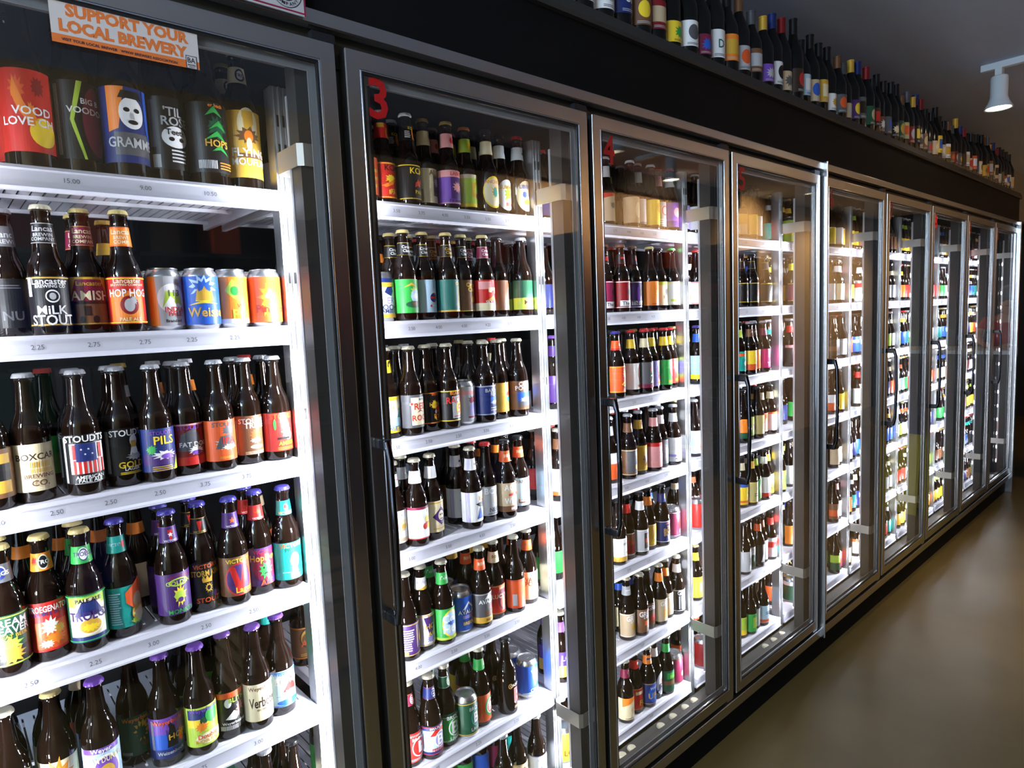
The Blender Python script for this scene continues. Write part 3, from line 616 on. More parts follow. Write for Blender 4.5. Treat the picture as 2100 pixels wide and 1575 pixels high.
3|1|0.326,0.192|H|a|c;r .1 .2 .9 .8 d;f .5 .35 .4 .2 k;f .5 .6 .4 .15 s;t .3 .88 .14 n ALLE;v -.95 .05 -.7 .4 5 k|c;f .5 .6 .3 .3 d|cream label with dark engraved barn|.014,.10
3|1|0.390,0.178|H|a|p;r -1 .8 1 1 i;r -.3 .15 .9 .8 P;f .3 .5 .5 .2 i;t .2 .9 .11 r LANC;t .2 .08 .1 k DUBBEL;b i|i;f .3 .5 .4 .3 r|mauve label with pink top band|.014,.10
3|1|0.461,0.192|H|o|L;r -1 0 1 .1 y;r -.2 .3 .9 .75 a;f .4 .55 .5 .2 L;f .5 .35 .4 .12 m;r -1 .88 1 1 c|L;r -.2 .2 .8 .8 y|olive yellow label|.014,.10
3|1|0.525,0.178|H|k|-;e .1 .5 .95 .5 y;e .1 .5 .85 .44 c;f .2 .5 .4 .25 a;e .2 .5 .2 .15 t;t .1 .82 .1 o ANCHOR|c;b a|golden oval label|.014,.10
3|1|0.584,0.192|H|k|-;e .1 .5 .95 .5 w;f .2 .5 .5 .3 L;e .3 .3 .4 .1 c;t .2 .75 .12 a SUMMER;t .3 .2 .1 r BEER|w;f .5 .5 .2 .2 b|white oval label with green sprigs|.014,.10
3|1|0.642,0.178|H|r|-;e .1 .5 .95 .5 c;f -.1 .55 .3 .15 b;f .6 .55 .3 .15 b;f .2 .3 .6 .15 y;t .2 .8 .12 b LIBERTY|w;s .3 .5 .3 k|cream oval label with blue eagle wings|.014,.10
3|2|0.174,0.194|C|B|w;r -1 .9 1 1 B;r -1 .78 1 .9 a;p -.1,.65,.1,.78,.5,.8,.6,.68,.4,.55,.1,.6 B;h -.9 .55 .9 .56 1 a;t .15 .44 .16 v AVERY;t .2 .27 .14 B BOOM;t .2 .17 .1 B AMBER;r -1 0 1 .1 a|-|white can with blue elephant on top
3|2|0.238,0.178|L|y|g;f .3 .6 .5 .25 L;e .3 .5 .4 .2 l;f .3 .5 .3 .12 w;p -.6,.75,0,.9,.6,.75,0,.82 a;e .2 .25 .7 .1 G;p -.1,.3,.7,.36,.2,.2 n|k;b y;t 0 .65 .22 w Circo;t 0 .35 .22 w Clan|green label with trout
3|2|0.304,0.192|L|y|l;e .4 .45 .35 .14 B;r .1 .42 .8 .48 r;r .4 .3 .5 .6 r;p .2,.6,.45,.75,.7,.6 w;h .1 .2 .8 .25 1 w;e .1 .2 .08 .04 r|k;b y;t 0 .65 .22 w Circo;t 0 .35 .22 w Clan|pale blue label with union jack ship
3|2|0.370,0.178|L|y|Q;v .4 .1 .6 .8 2 a;t .4 .88 .1 a Circ;r -1 0 1 .05 a|k;b y;t 0 .65 .22 a Circo;t 0 .35 .22 a Clan|dark teal label with gold stripes
3|2|0.431,0.192|L|y|n;t .2 .85 .13 y Circo;t .25 .7 .13 y Clan;e .4 .4 .25 .1 a;h .1 .3 .8 .4 2 a;r -1 0 1 .03 y|k;b y;t 0 .65 .22 w Circo;t 0 .35 .22 w Clan|brown label with yellow script
3|2|0.495,0.178|L|y|r;r -1 .7 .1 .95 i;p -.2,.75,.8,.75,.9,.55,-.2,.6 c;e .3 .6 .2 .06 r;p -.5,.3,.3,.5,.9,.2,.2,.35 a;r -1 0 1 .25 c;t .3 .28 .1 w SKY HIGH|m;b c;t 0 .65 .22 w Circo;t 0 .35 .22 w Clan|red and cream label with white capitals below
3|2|0.559,0.192|L|k|n;e .7 .4 .45 .4 w;e .7 .4 .3 .28 o;r .3 .75 .8 .9 O|-|orange brown label with white round emblem
3|2|0.642,0.178|L|s|G;f .3 .4 .4 .3 g;r -1 0 1 .4 L;t .3 .25 .16 N MOJO|-|green and lime label nearest the post
3|2|0.669,0.260|L|s|G;r -1 0 1 .4 L;t .3 .25 .16 N MOJO;h -.5 .5 .8 .6 1 g|-|dark green label with lime band
3|3|0.172,0.192|L|c|y;r -.6 .15 .8 .9 w;p -.5,.2,.2,.3,.5,.6,.3,.8,.7,.7,.8,.3,.5,.15 t;e .2 .3 .7 .12 l;e 0 .7 .06 .03 a;e .4 .65 .06 .03 L;p .1,.85,.3,.9,.6,.7,.3,.6 c;t .2 .12 .1 b PALE ALE|y;e .35 .55 .4 .4 k;f .35 .55 .28 .28 y|yellow label with turquoise wave|.014,.105
3|3|0.235,0.178|L|c|d;r -.5 .08 1 .92 c;p -.6,.75,.2,.92,1,.9,1,.83,.2,.83,-.6,.68 w;s -.45 .73 .16 r;t .4 .86 .07 k BEAR;t .3 .65 .19 r RED;t .35 .3 .17 r ROCK;p -.1,.45,.2,.5,.6,.45,.2,.55 m|-|cream and grey label with red RED lettering
3|3|0.294,0.192|L|c|k;b o;t .4 .93 .08 O BEAR RE;f .1 .6 .35 .18 y;e .5 .45 .35 .1 r;e .2 .38 .1 .06 s;e .6 .38 .1 .06 s;t .35 .62 .12 a HotRod;t .4 .24 .14 o RYE;p 0,.25,.2,.2,.1,.15,.3,.1 y|-|black label with hot rod car and orange border
3|3|0.353,0.178|L|c|k;b y;r -.3 .1 1 .8 s;t .2 .9 .1 o BEAR RE;t .2 .68 .2 r RACER;e .4 .42 .4 .2 y;t .4 .4 .28 r 5;h -.2 .15 .9 .2 1 r|-|silver and black label with red 5
3|3|0.416,0.194|C|s|s;r -.8 .78 .9 .88 i;f .1 .6 .4 .15 m;f .3 .65 .2 .1 r;e .2 .35 .4 .2 v;r -.3 .1 .6 .15 m|-|silver and mauve can
3|3|0.481,0.178|L|c|B;b s;r -1 .95 1 .97 s;t .35 .83 .12 s BAR HAR;t .4 .7 .12 s REAL;r -.1 .4 .9 .62 b;f .3 .42 .5 .08 s;h -.1 .15 .9 .3 2 s|-|dark navy label with small mountain picture
3|3|0.542,0.192|L|c|a;b o;p .1,.55,.7,.55,.6,.68,.2,.68 r;r .2 .35 .7 .5 t;t .4 .85 .07 O REAL|-|plain yellow orange label with red crest
3|3|0.609,0.178|L|c|n;t .2 .9 .14 w COAL;t .2 .76 .15 w PORTER;r -.6 .3 .9 .62 b;f .2 .35 .7 .12 s;r -.6 .12 .9 .28 d|-|brown label with white capitals and mountain picture
3|3|0.775,0.192|L|p|P;f .3 .5 .6 .3 p;f .3 .45 .4 .22 y;f .2 .3 .3 .12 O;t .2 .85 .15 y BOY|P;b b;f .3 .5 .4 .4 l|purple label with yellow flame seen past post
3|4|0.173,0.192|L|c|w;t .1 .85 .08 k 3;e .3 .55 .5 .16 c;f .3 .5 .4 .12 a;f .1 .4 .4 .06 T;r -1 .05 1 .15 T|w;r -.5 .2 .7 .6 i|white label with faint tan fruit
3|4|0.232,0.178|L|c|w;r -1 .92 1 1 m;t .3 .85 .08 k 3;e .3 .45 .2 .1 r;e .05 .38 .2 .1 r;e .5 .38 .22 .1 y;e .3 .6 .25 .1 y;r -1 0 1 .03 r|w;e .5 .5 .1 .1 k|white label with red and yellow fruit
3|4|0.290,0.192|L|c|c;r -.7 .92 .7 .96 a;t .2 .84 .09 v 3;d .2 .5 .75 .3 P;e .2 .52 .3 .16 c;e .1 .55 .08 .03 P;e .3 .55 .08 .03 P;r .05 .4 .35 .43 P;h -.5 .1 .7 .15 1 a|w|cream label with violet diamond portrait
3|4|0.415,0.178|L|c|w;v -1 0 -.6 1 4 v;r .2 .7 .7 .85 a;p -.2,.6,.9,.7,.6,.45,.2,.5 k;p -.1,.1,.3,.5,.6,.1 b;s .6 .7 .15 r|w;v -1 0 -.5 1 3 v;f .4 .5 .3 .15 k|white label with blue stripes at the side
3|4|0.482,0.192|L|r|s;t .2 .85 .2 w BOAT;f .3 .55 .4 .2 T;e .3 .5 .2 .12 c;t .3 .2 .14 d NECK;h -.5 .05 .7 .1 1 d|-|grey label with large white capitals
3|4|0.544,0.178|L|k|T;t .2 .85 .2 w AGAVE;f .3 .6 .5 .1 r;r -.4 .55 1 .62 r;t .2 .38 .2 w WHEAT;r -1 0 1 .2 n;t .2 .1 .08 w BRECK|O;t .2 .5 .4 c BREC|tan label with white capitals and red streak
3|4|0.610,0.192|L|k|l;t .2 .88 .12 n PANDORA;f .2 .55 .3 .3 a;e .2 .6 .15 .1 r;r -.6 .1 .8 .25 n;t .2 .2 .1 w BECKON|O;t .2 .5 .4 c BREC|pale grey blue label with golden figure
3|4|0.767,0.178|L|c|w;f .2 .6 .5 .3 r;f .2 .5 .3 .2 a;r -1 0 1 .15 O|n;t .2 .5 .4 y BC|white label with red and gold, past the post
3|4|0.725,0.246|L|c|r;t .2 .8 .2 w E;t .2 .5 .22 w SB;r -1 0 1 .2 k;e .2 .9 .5 .1 w|k;e .1 .5 .45 .45 w;e .1 .5 .35 .35 k;t .1 .5 .3 w BC|red label with white SB lettering
3|5|0.181,0.178|L|c|P;h -.9 .15 .2 .85 10 w;r .4 .2 .45 .9 a;e .9 .5 .25 .2 a;e -.5 .1 .2 .05 a;b a|-|dark purple label with white small print|.014,.10
3|5|0.240,0.192|L|c|w;f .3 .8 .7 .2 a;p -.3,.9,.3,.1,.8,.9 P;t .4 .6 .16 a HOP;t .4 .35 .14 y ALE;f .3 .2 .5 .15 v;b a|w;t 0 .6 .35 v Himm;p -1,0,1,0,1,.4 a|white and violet label with gold lettering|.014,.10
3|5|0.299,0.178|L|c|g;e .1 .5 .8 .45 y;e .1 .5 .7 .4 l;t .15 .68 .24 w Cold;t .15 .35 .26 w Hop;f .1 .52 .5 .1 b;r -1 0 1 .08 L|g;t .2 .5 .45 w Cold Ho|green label with white bubble lettering|.014,.10
3|5|0.369,0.194|C|s|b;p -.3,.62,.2,.85,.8,.62 w;p -.1,.62,.2,.78,.6,.62 b;r -.4 .5 .9 .6 B;t .2 .55 .12 w AVALAN;r -.3 .35 .9 .45 v;e .6 .38 .16 .08 r;r -.3 .15 .8 .28 n;t .2 .21 .09 c BRECK|-|blue can with white mountain peak
3|5|0.431,0.178|L|c|d;b s;p -.2,.8,.2,.97,.7,.8 w;t .2 .72 .13 w AVALAN;e .5 .5 .2 .09 r;r -1 0 1 .2 a;r -.2 .25 .9 .4 n;t .2 .1 .08 n BEER|O;t .2 .5 .4 c BREC|dark grey label with white mountain|.014,.10
3|5|0.494,0.192|L|c|r;e .25 .5 .6 .42 O;e .25 .5 .55 .38 m;e .25 .4 .3 .2 O;t .2 .62 .14 c LUCKY U;t .3 .9 .08 c BRECK;b a|c;t .2 .5 .4 n BREC|red label with dark oval and crest|.014,.10
3|5|0.562,0.178|L|c|O;b r;r -.9 .1 -.5 .5 s|-|plain orange label|.014,.10
3|5|0.629,0.192|L|c|c;t .2 .88 .08 n BRECK;t .2 .73 .16 n VANILLA;t .2 .58 .16 n PORTER;e .3 .3 .25 .12 r;e .3 .3 .17 .08 c;t .3 .1 .08 n ALE|O;t .2 .5 .4 n BREC|cream label with black PORTER lettering|.014,.10
3|6|0.178,0.192|L|c|r;v -.9 .05 .9 .12 16 w;v -.9 .88 .9 .95 16 w;e .3 .5 .62 .33 w;e .3 .5 .55 .29 r;p .15,.3,.5,.3,.55,.45,.4,.5,.5,.6,.35,.7,.15,.7 w;r -1 0 -.75 1 a;t .3 .8 .1 w BROOK|m;b o;e .3 .5 .4 .38 w;e .3 .5 .33 .3 r;t .3 .5 .4 w B|red label with white curly B emblem|.014,.095
3|6|0.237,0.178|L|c|l;r -1 .85 1 1 B;r -1 0 1 .12 B;p -.6,.65,-.2,.85,.7,.85,1,.65 r;e .3 .48 .55 .28 w;e .3 .48 .48 .24 v;t .3 .48 .36 w B;t .3 .17 .1 r PENNANT;t .3 .93 .1 w BROOKLYN;b r|B;b r;e .3 .5 .4 .38 w;t .3 .5 .5 B B|blue and white label with red arch|.014,.095
3|6|0.296,0.192|L|c|g;r -1 .84 1 1 G;v -.9 .86 .9 .9 14 w;v -.9 .04 .9 .08 14 w;e .2 .5 .6 .32 w;e .2 .5 .52 .28 g;t .2 .5 .42 w B;t .2 .88 .12 w BROOK;t .2 .14 .1 w LAGER|G;b w;e .3 .5 .4 .38 w;e .3 .5 .33 .3 g;t .3 .5 .45 w B|green label with white curly B emblem|.014,.095
3|6|0.358,0.180|C|a|G;b a;e .3 .5 .5 .26 t;e .3 .5 .42 .22 G;t .3 .5 .3 s B;t .3 .8 .1 s BROOK;t .3 .17 .1 s LAGER|-|dark green can with pale curly B
3|6|0.421,0.192|L|c|O;e .4 .5 .65 .36 g;e .4 .5 .5 .28 w;e .4 .5 .42 .24 O;t .4 .5 .3 w B|g;e .6 .5 .4 .4 O;e .6 .5 .25 .25 w|orange label with green ring|.014,.095
3|6|0.513,0.178|L|k|-;r .1 .25 1 .8 r;s .5 .6 .15 w;s .5 .4 .15 w;e -.2 .92 .2 .1 a;e -.2 .92 .14 .07 N;t .5 .92 .1 w CASCADE;h .1 .05 .9 .15 2 a|-|small red square label on brown glass|.014,.095
3|6|0.610,0.194|C|s|b;r -1 0 1 .06 w;t .3 .8 .12 w WILD;t .3 .68 .1 w BLUE;f .5 .5 .2 .1 l;t .2 .2 .1 w CISCO;p -1,.1,1,.25,1,.15,-1,.04 l|-|bright royal blue can
3|6|0.746,0.178|L|c|P;t .1 .75 .2 w LOL;r -1 0 1 .45 a|p|purple and gold label past the post
3|7|0.486,0.178|L|s|c;t 0 .5 .3 n ALE|-|cream label on seventh shelf
3|7|0.555,0.192|L|s|c;b a;t .1 .8 .15 n Wheat;f .3 .4 .3 .2 a|-|tan bordered cream label
3|7|0.624,0.178|L|s|w;t .3 .5 .2 b fros;h -.5 .8 .6 .9 2 s;r -1 .97 1 1 v|-|white label with blue script
3|7|0.761,0.194|C|y|y;f .3 .6 .6 .3 o;e .4 .7 .2 .1 w;r -1 0 1 .2 L;t .1 .3 .2 r LOL|-|yellow can with orange pattern, past the post
4|1|1.051,0.192|H|w|T;p -1,.85,1,1,1,1.05,-1,1.05 r;f .2 .6 .5 .15 d|w|tan label with crimson top
4|1|1.167,0.178|H|w|T;e .2 .5 .4 .3 c|-|dull beige label with pale disc
4|1|1.226,0.192|H|w|w;r -1 0 1 .1 s|w|tall white label
4|1|1.285,0.178|H|w|y;e .2 .7 .4 .2 a|-|yellow label with amber disc
4|1|1.344,0.192|H|r|s;e .2 .65 .5 .2 r;e .2 .65 .4 .16 s;h -.6 .1 .8 .35 3 w|i|grey label with red ring
4|1|1.402,0.178|H|r|p;e .2 .6 .5 .2 i;r -1 0 1 .25 P|w;e .3 .5 .3 .3 g|lilac label with purple foot
4|1|1.498,0.192|H|w|v;f .3 .6 .5 .2 w|w|violet label beside the post
4|1|1.569,0.178|H|w|w;e .3 .5 .6 .35 r;e .3 .5 .45 .28 w;e .3 .5 .2 .2 r|-|white label with red ring past the post
4|1|1.201,0.246|H|w|T;h -.6 .3 .7 .6 3 a|-|dull tan label
4|2|1.034,0.192|L|n|m;b w;r -.9 .05 .9 .25 w;f .2 .6 .3 .15 k;t .1 .15 .13 k The Du|k;b w;r -.7 .3 .5 .7 r|dark red label with white arch|.014,.105
4|2|1.104,0.178|L|n|R;b w;r -.9 .08 .9 .28 w;f .2 .6 .4 .15 k;t .1 .18 .14 k The Du|k;r -.7 .3 .5 .7 r|crimson label with black silhouette|.014,.105
4|2|1.188,0.192|L|n|P;b w;r -.9 .1 .9 .26 w;f .3 .6 .4 .2 k;e -.2 .5 .2 .3 p;t .1 .18 .14 k The Duck|k;e .3 .5 .3 .4 r|purple label with black silhouette|.014,.105
4|2|1.268,0.178|L|y|o;f .2 .5 .4 .25 y;e .5 .85 .2 .1 s;h -.6 .05 .8 .12 1 r|-|orange and yellow label|.02,.105
4|2|1.342,0.192|L|k|c;r -1 .85 1 1 L;f .2 .55 .4 .25 N;t .2 .35 .14 n RITZ;e .5 .85 .2 .1 a|-|cream label with black brushwork|.02,.105
4|2|1.402,0.178|L|g|w;e .5 .85 .25 .1 s;f .2 .45 .5 .15 O;t .2 .4 .14 r XI;r -.8 .15 .8 .25 L;b y|-|white label with red and green strokes|.02,.105
4|2|1.498,0.192|L|g|l;e .3 .3 .5 .15 L|-|pale blue label beside green cap|.02,.105
4|2|1.568,0.178|L|r|w;b r;t .2 .5 .3 r MH|-|white label with red letters, past the post|.02,.105
4|3|1.066,0.178|L|b|O;r -.2 .1 .9 .95 r;f .3 .7 .4 .2 y;e .3 .6 .15 .08 w;p -.3,.3,.3,.5,.9,.3,.5,.15 y;t .3 .25 .16 k CA;b a|O;f .2 .55 .4 .3 w;r -1 0 1 .2 r|red label with yellow fish and green frog|.02,.11
4|3|1.167,0.192|L|r|w;e .6 .6 .65 .4 r;e .6 .6 .55 .34 c;e .6 .6 .4 .25 G;r 0 .05 1 .18 o;t .5 .12 .1 n WHEAT|y;e .7 .5 .2 .35 i|white label with red ring and orange foot|.02,.115
4|3|1.226,0.178|L|r|d;f .2 .7 .4 .2 r;e .3 .55 .4 .2 G;t .3 .35 .3 w Z;r -1 0 1 .15 m|c;e .5 .5 .35 .4 G|grey green label with white letter Z|.02,.115
4|3|1.285,0.192|L|r|v;e .6 .6 .65 .4 r;e .6 .6 .5 .3 G;r 0 .08 1 .18 o|y;e .8 .5 .2 .35 r|lavender label with red and green ring|.02,.115
4|3|1.344,0.178|L|r|g;e .6 .6 .65 .4 r;e .6 .6 .5 .3 v;r -.2 .08 1 .18 o|y;e .8 .5 .2 .35 v|light green label with pink red ring|.02,.115
4|3|1.402,0.192|L|r|r;e .6 .6 .65 .42 L;e .6 .6 .5 .3 v;r -.2 .08 1 .18 o|y;e .8 .5 .2 .35 v|scarlet label with green and violet ring|.02,.115
4|3|1.565,0.178|L|b|l;e .6 .5 .6 .42 r;p -.1,.3,.6,.7,1,.3 k;r -1 0 1 .2 y;t .3 .4 .13 w LA|b|light blue label with black peak past post|.02,.115
4|3|1.594,0.246|L|r|r;e .6 .6 .5 .3 w|y|scarlet label half behind the post|.02,.115
4|4|1.033,0.192|L|w|w;r -1 0 1 .6 O|w|white label with orange lower half|.014,.105
4|4|1.121,0.178|L|s|n;r -.8 .1 .8 .95 d;e .3 .3 .2 .1 a;b c|n;e .2 .5 .3 .3 a|smoky grey label with amber spot|.014,.105
4|4|1.198,0.192|L|s|a;b y;t .2 .85 .15 y FIVE;f .2 .45 .5 .3 n|a;e .3 .5 .3 .4 n|mustard label with dark drawing|.014,.105
4|4|1.271,0.178|L|s|i;r -1 .85 1 1 r;f .3 .55 .4 .25 w;t .3 .6 .15 d XI|i;e .5 .5 .2 .3 k|pink label with white centre|.014,.105
4|4|1.330,0.192|L|s|d;f .4 .4 .4 .25 s;e .4 .5 .15 .08 a|w;e .5 .5 .2 .3 k|dark grey label with pale brushmarks|.014,.105
4|4|1.396,0.178|L|s|w;f .3 .6 .4 .25 s;r -1 .2 1 .3 v;r -.5 .1 .9 .15 d|w;e .5 .4 .35 .4 k;e .5 .4 .2 .25 a|white label with grey figure|.014,.105
4|4|1.561,0.192|L|s|l;e .3 .6 .5 .3 w;f .2 .3 .4 .25 O;r .5 .2 1 .8 b|-|sky blue label with orange figure past post|.014,.105
4|5|1.052,0.178|L|k|w;t .2 .75 .09 d BEER;r .2 .3 .8 .4 a;r -1 0 1 .2 a|-|cream white label with amber foot|.014,.095
4|5|1.118,0.192|L|k|n;b w;s .3 .85 .2 r;t .3 .6 .18 r Thomas;r -.8 .1 .8 .45 R|r|maroon label with red script|.014,.095
4|5|1.178,0.178|L|k|s;r -.4 .15 1 .85 N;t .3 .5 .2 O RED;b w|w;t .3 .5 .5 r F|navy label with orange lettering|.014,.095
4|5|1.243,0.192|L|k|a;b w;p -.5,.1,.4,.9,.9,.9,.3,.1 y;t .3 .25 .14 n Fred|o;t .3 .5 .5 w F|golden yellow label|.014,.095
4|5|1.311,0.178|L|k|B;p -.4,.85,.3,.95,.8,.85 O;t .2 .7 .1 y THE;t .25 .55 .2 a BOSS;t .25 .38 .16 a BOCK;b w|B;e .3 .5 .3 .4 a|navy label with tall orange lettering|.014,.095
4|5|1.399,0.194|C|s|m;e .3 .5 .4 .2 R;e .3 .2 .15 .08 w;b w|-|maroon can standing beside the post
4|5|1.549,0.180|C|s|r;e .3 .5 .6 .4 k;e .3 .5 .4 .28 w;e .3 .5 .3 .2 r|-|red and black can past the post
4|6|1.107,0.192|L|c|T;t .2 .8 .22 w GREAT;t .2 .65 .1 w LAKES;r -.2 .3 .8 .5 a;b w|s;r -.8 .4 .8 .6 w|tan label with large white lettering|.014,.10
4|6|1.167,0.178|L|c|n;t .2 .8 .22 w GREAT;t .2 .65 .1 w LAKES;r -.2 .3 .8 .5 O|-|brown label with orange picture|.014,.10
4|6|1.226,0.192|L|c|n;t .2 .8 .2 w GREAT;r -.4 .2 .9 .45 r|-|brown label with red foot|.014,.10
4|6|1.285,0.178|L|c|T;t .2 .8 .2 w GREAT;r -.4 .15 .9 .55 a|o|tan label with golden picture|.014,.10
4|6|1.344,0.192|L|c|T;t .2 .85 .16 w GREAT;r -.4 .1 .9 .6 T;e .2 .4 .3 .15 c|o|sandy label with pale disc|.014,.10
4|6|1.402,0.178|L|c|k;t .2 .85 .18 w GREAT;v -.6 .1 .9 .7 5 s;b w|w|black label with silver columns|.014,.10
4|6|1.553,0.192|L|y|y;f .3 .5 .5 .3 w|y|yellow white label past the post|.014,.10
4|7|1.070,0.178|L|c|c;p -1,1,1,1,1,.9,-1,.6 o;f .3 .4 .5 .25 T;h -.7 .05 .8 .1 1 n|m;e .3 .5 .4 .35 c;e .3 .5 .3 .25 m|cream label with orange corner|.014,.095
4|7|1.141,0.192|L|c|r;r -.6 .7 .8 .85 c;t .3 .3 .25 y FG;b a|r;e .3 .4 .3 .3 w|bright red label with yellow lettering|.014,.095
4|7|1.202,0.178|L|c|B;e .2 .5 .8 .48 b;t .2 .4 .26 a UFO;t .2 .75 .12 w WHITE;b a|o;r -.8 .2 .8 .7 B|navy label with gold capitals|.014,.095
4|7|1.261,0.192|L|c|-;e .2 .5 .8 .5 w;e .3 .6 .2 .12 O;t .2 .35 .3 B UFO|w|white oval label with blue capitals|.014,.105
4|7|1.320,0.178|L|c|G;r -.6 .6 .9 .9 g;t .3 .7 .15 L PALE;r -1 .3 1 .5 n|g|green label with small lime lettering|.014,.095
4|7|1.399,0.194|C|s|m;e .3 .35 .3 .15 r;e .3 .35 .2 .1 w;b n|-|dark red can on lowest shelf
4|7|1.575,0.180|C|s|R;e .3 .7 .5 .25 k;e .3 .3 .5 .25 k;e .3 .3 .35 .18 w;e .3 .3 .25 .12 r|-|red black patterned can past the post
5|1|1.934,0.192|L|k|T;r -1 .5 1 1 a|-|tan label with amber top
5|1|1.993,0.178|L|k|a;e .3 .8 .3 .15 L|-|amber label with lime top
5|1|2.063,0.192|L|k|w;f .3 .5 .3 .3 s|-|narrow white label
5|1|2.369,0.180|C|k|L;r -1 .3 1 .6 y;f .3 .8 .6 .2 g|-|lime and yellow can past the post
5|2|1.937,0.192|L|k|k;b y;f .2 .5 .5 .2 n|k;b y;e .5 .5 .25 .45 w|black label with thin yellow chevron
5|2|2.000,0.178|L|k|k;b y;f .2 .5 .4 .2 O|k;b y;e .5 .5 .25 .45 w|black label with orange figure
5|2|2.150,0.192|L|k|k;b y;f .3 .55 .6 .35 s;e .2 .5 .2 .1 d|k;b y;e .5 .5 .25 .45 w|black label with silver crest
5|2|2.385,0.178|L|k|m;b y;r .2 .1 1 .9 w;f .5 .5 .3 .3 k|y;r .3 .2 .6 .6 n|maroon and white label past the post
5|3|1.913,0.192|L|k|t;r -1 .75 1 .9 O;f .2 .4 .4 .2 w|L|turquoise label with orange band
5|3|1.980,0.178|L|s|y;e .4 .55 .3 .25 k;e .4 .55 .2 .15 o;r -1 0 1 .3 O|n;t .2 .5 .4 w GR|yellow label with black and orange face
5|3|2.040,0.192|L|s|o;e .3 .5 .4 .3 a;f .3 .45 .3 .3 O|n;t .2 .5 .4 w GR|orange label with amber disc
5|3|2.103,0.178|L|s|i;r -1 0 1 1 M;t .2 .2 .2 w TEA;f .3 .7 .3 .15 P|m|magenta label with white foot lettering
5|3|2.391,0.192|L|s|k;e .6 .6 .3 .3 o;e .6 .6 .2 .2 k;t .5 .2 .2 w BLK;r -1 .85 1 1 i|r;t .3 .5 .4 w R|black label with orange ring past the post
5|4|1.913,0.178|L|k|o;e .2 .7 .4 .2 r;r -1 0 1 .3 G|-|orange label with green foot
5|4|1.981,0.192|L|k|L;r 0 .3 .9 .6 r;e .3 .75 .3 .1 y|-|lime label with red square
5|4|2.045,0.178|L|k|y;r -1 0 1 1 K;f .3 .5 .3 .2 n|-|khaki yellow label
5|4|2.104,0.192|L|k|O;p .2,.1,.8,.9,.9,.8,.4,.1 n;b w|c|salmon orange label with brown streak
5|4|2.163,0.178|L|k|w;r -1 .9 1 1 O;f .3 .6 .4 .2 s;e .3 .25 .3 .12 d|c;e .4 .5 .2 .3 G|white label with orange rim
5|5|1.927,0.192|L|k|y;s .4 .5 .5 b;r -1 .1 1 .2 O;r -1 .85 1 1 b|c|yellow label with blue star|.014,.105
5|5|1.986,0.178|L|k|K;t .2 .7 .12 n ALE;h -.5 .3 .6 .5 2 n;b y|a|khaki label with small brown print|.014,.105
5|5|2.045,0.192|L|k|g;e .3 .5 .5 .35 c;b L|L|pale green label with cream oval|.014,.105
5|5|2.104,0.178|L|k|w;r -1 0 1 .2 r;e .3 .6 .45 .3 d;e .3 .6 .3 .2 w|w;t .3 .5 .5 r X|white label with grey ring and red foot|.014,.105
5|5|2.163,0.192|L|k|y;r 0 .5 .8 .9 K;t .3 .3 .25 k 5AL;b a|y|bright yellow label with black lettering|.014,.105
5|5|2.257,0.178|L|k|L;e .3 .5 .4 .3 g|L|light lime label beside the post|.014,.105
5|5|2.382,0.192|L|k|w;e .5 .5 .5 .35 r;f .5 .5 .3 .2 w|-|white label with red circle past the post|.014,.105
5|6|1.922,0.178|L|k|s;f .3 .5 .4 .3 d|-|silver grey label|.014,.105
5|6|1.986,0.192|L|k|s;r -1 0 1 .6 G;t .2 .75 .2 w LO|-|grey label with green lower half|.014,.105
5|6|2.045,0.178|L|k|k;p -.4,.1,.4,.9,.8,.9,.2,.1 w;e .5 .5 .2 .2 r|O|black label with white diagonal|.014,.105
5|6|2.104,0.192|L|k|s;e .4 .4 .4 .3 r;t .3 .7 .2 k R|n|silver label with red blot|.014,.105
5|6|2.163,0.178|L|k|w;r -1 .5 1 .8 r;e .4 .3 .4 .2 t|r|red and white label with teal foot|.014,.105
5|6|2.382,0.192|L|k|o;r 0 .3 1 .9 y;e .5 .5 .3 .2 r|-|orange yellow label past the post|.014,.105
5|7|1.908,0.192|L|k|L;r -1 0 1 .3 y|-|lime yellow label|.014,.095
5|7|1.967,0.178|L|k|g;r -.5 .2 .8 .8 L;t .2 .6 .2 c AL|-|green label with pale square|.014,.095
5|7|2.026,0.192|L|k|s;f .2 .5 .4 .3 T|-|grey tan label|.014,.095
5|7|2.085,0.178|L|k|l;r -1 0 1 .2 O;h -.5 .5 .6 .7 2 d;b w|-|pale blue grey label with orange foot|.014,.095
5|7|2.403,0.194|C|s|G;r -1 .8 1 1 w|-|dark green can past the post
6|1|2.840,0.192|L|k|T;r -1 0 1 1 y;b w|-|cream yellow label
6|1|2.899,0.178|L|k|w;b a|-|white label with amber rim
6|1|2.958,0.192|L|k|a;b w|-|amber label
6|2|2.840,0.192|L|k|s;f .3 .5 .4 .3 d|-|silver label
6|2|2.899,0.178|L|k|c;t .2 .6 .2 n AL|w|cream label
6|2|2.958,0.192|L|k|T;e .3 .6 .3 .2 i;b w|i|tan label with pink spot
6|2|3.164,0.180|C|r|w;r -1 .75 1 1 r;e .3 .85 .2 .1 k;v .1 .1 .5 .7 3 k|-|red and white can past the post
6|2|3.243,0.192|L|k|w;e .5 .5 .5 .35 k;e .5 .5 .4 .28 w|w|white label with black ring past the post
6|3|2.840,0.178|L|k|k;r -1 .3 1 .6 n|-|black brown label
6|3|2.899,0.192|L|k|d;r -1 .1 1 .9 k|-|dark grey label
6|3|2.958,0.178|L|k|s;r -1 0 1 .9 w|-|pale grey label
6|3|3.173,0.192|L|k|b;r -1 .6 1 .8 l;f .3 .4 .3 .2 B|-|bright blue label past the post
6|3|3.232,0.178|L|k|b;r -1 .8 1 1 w|-|blue label with white top past the post
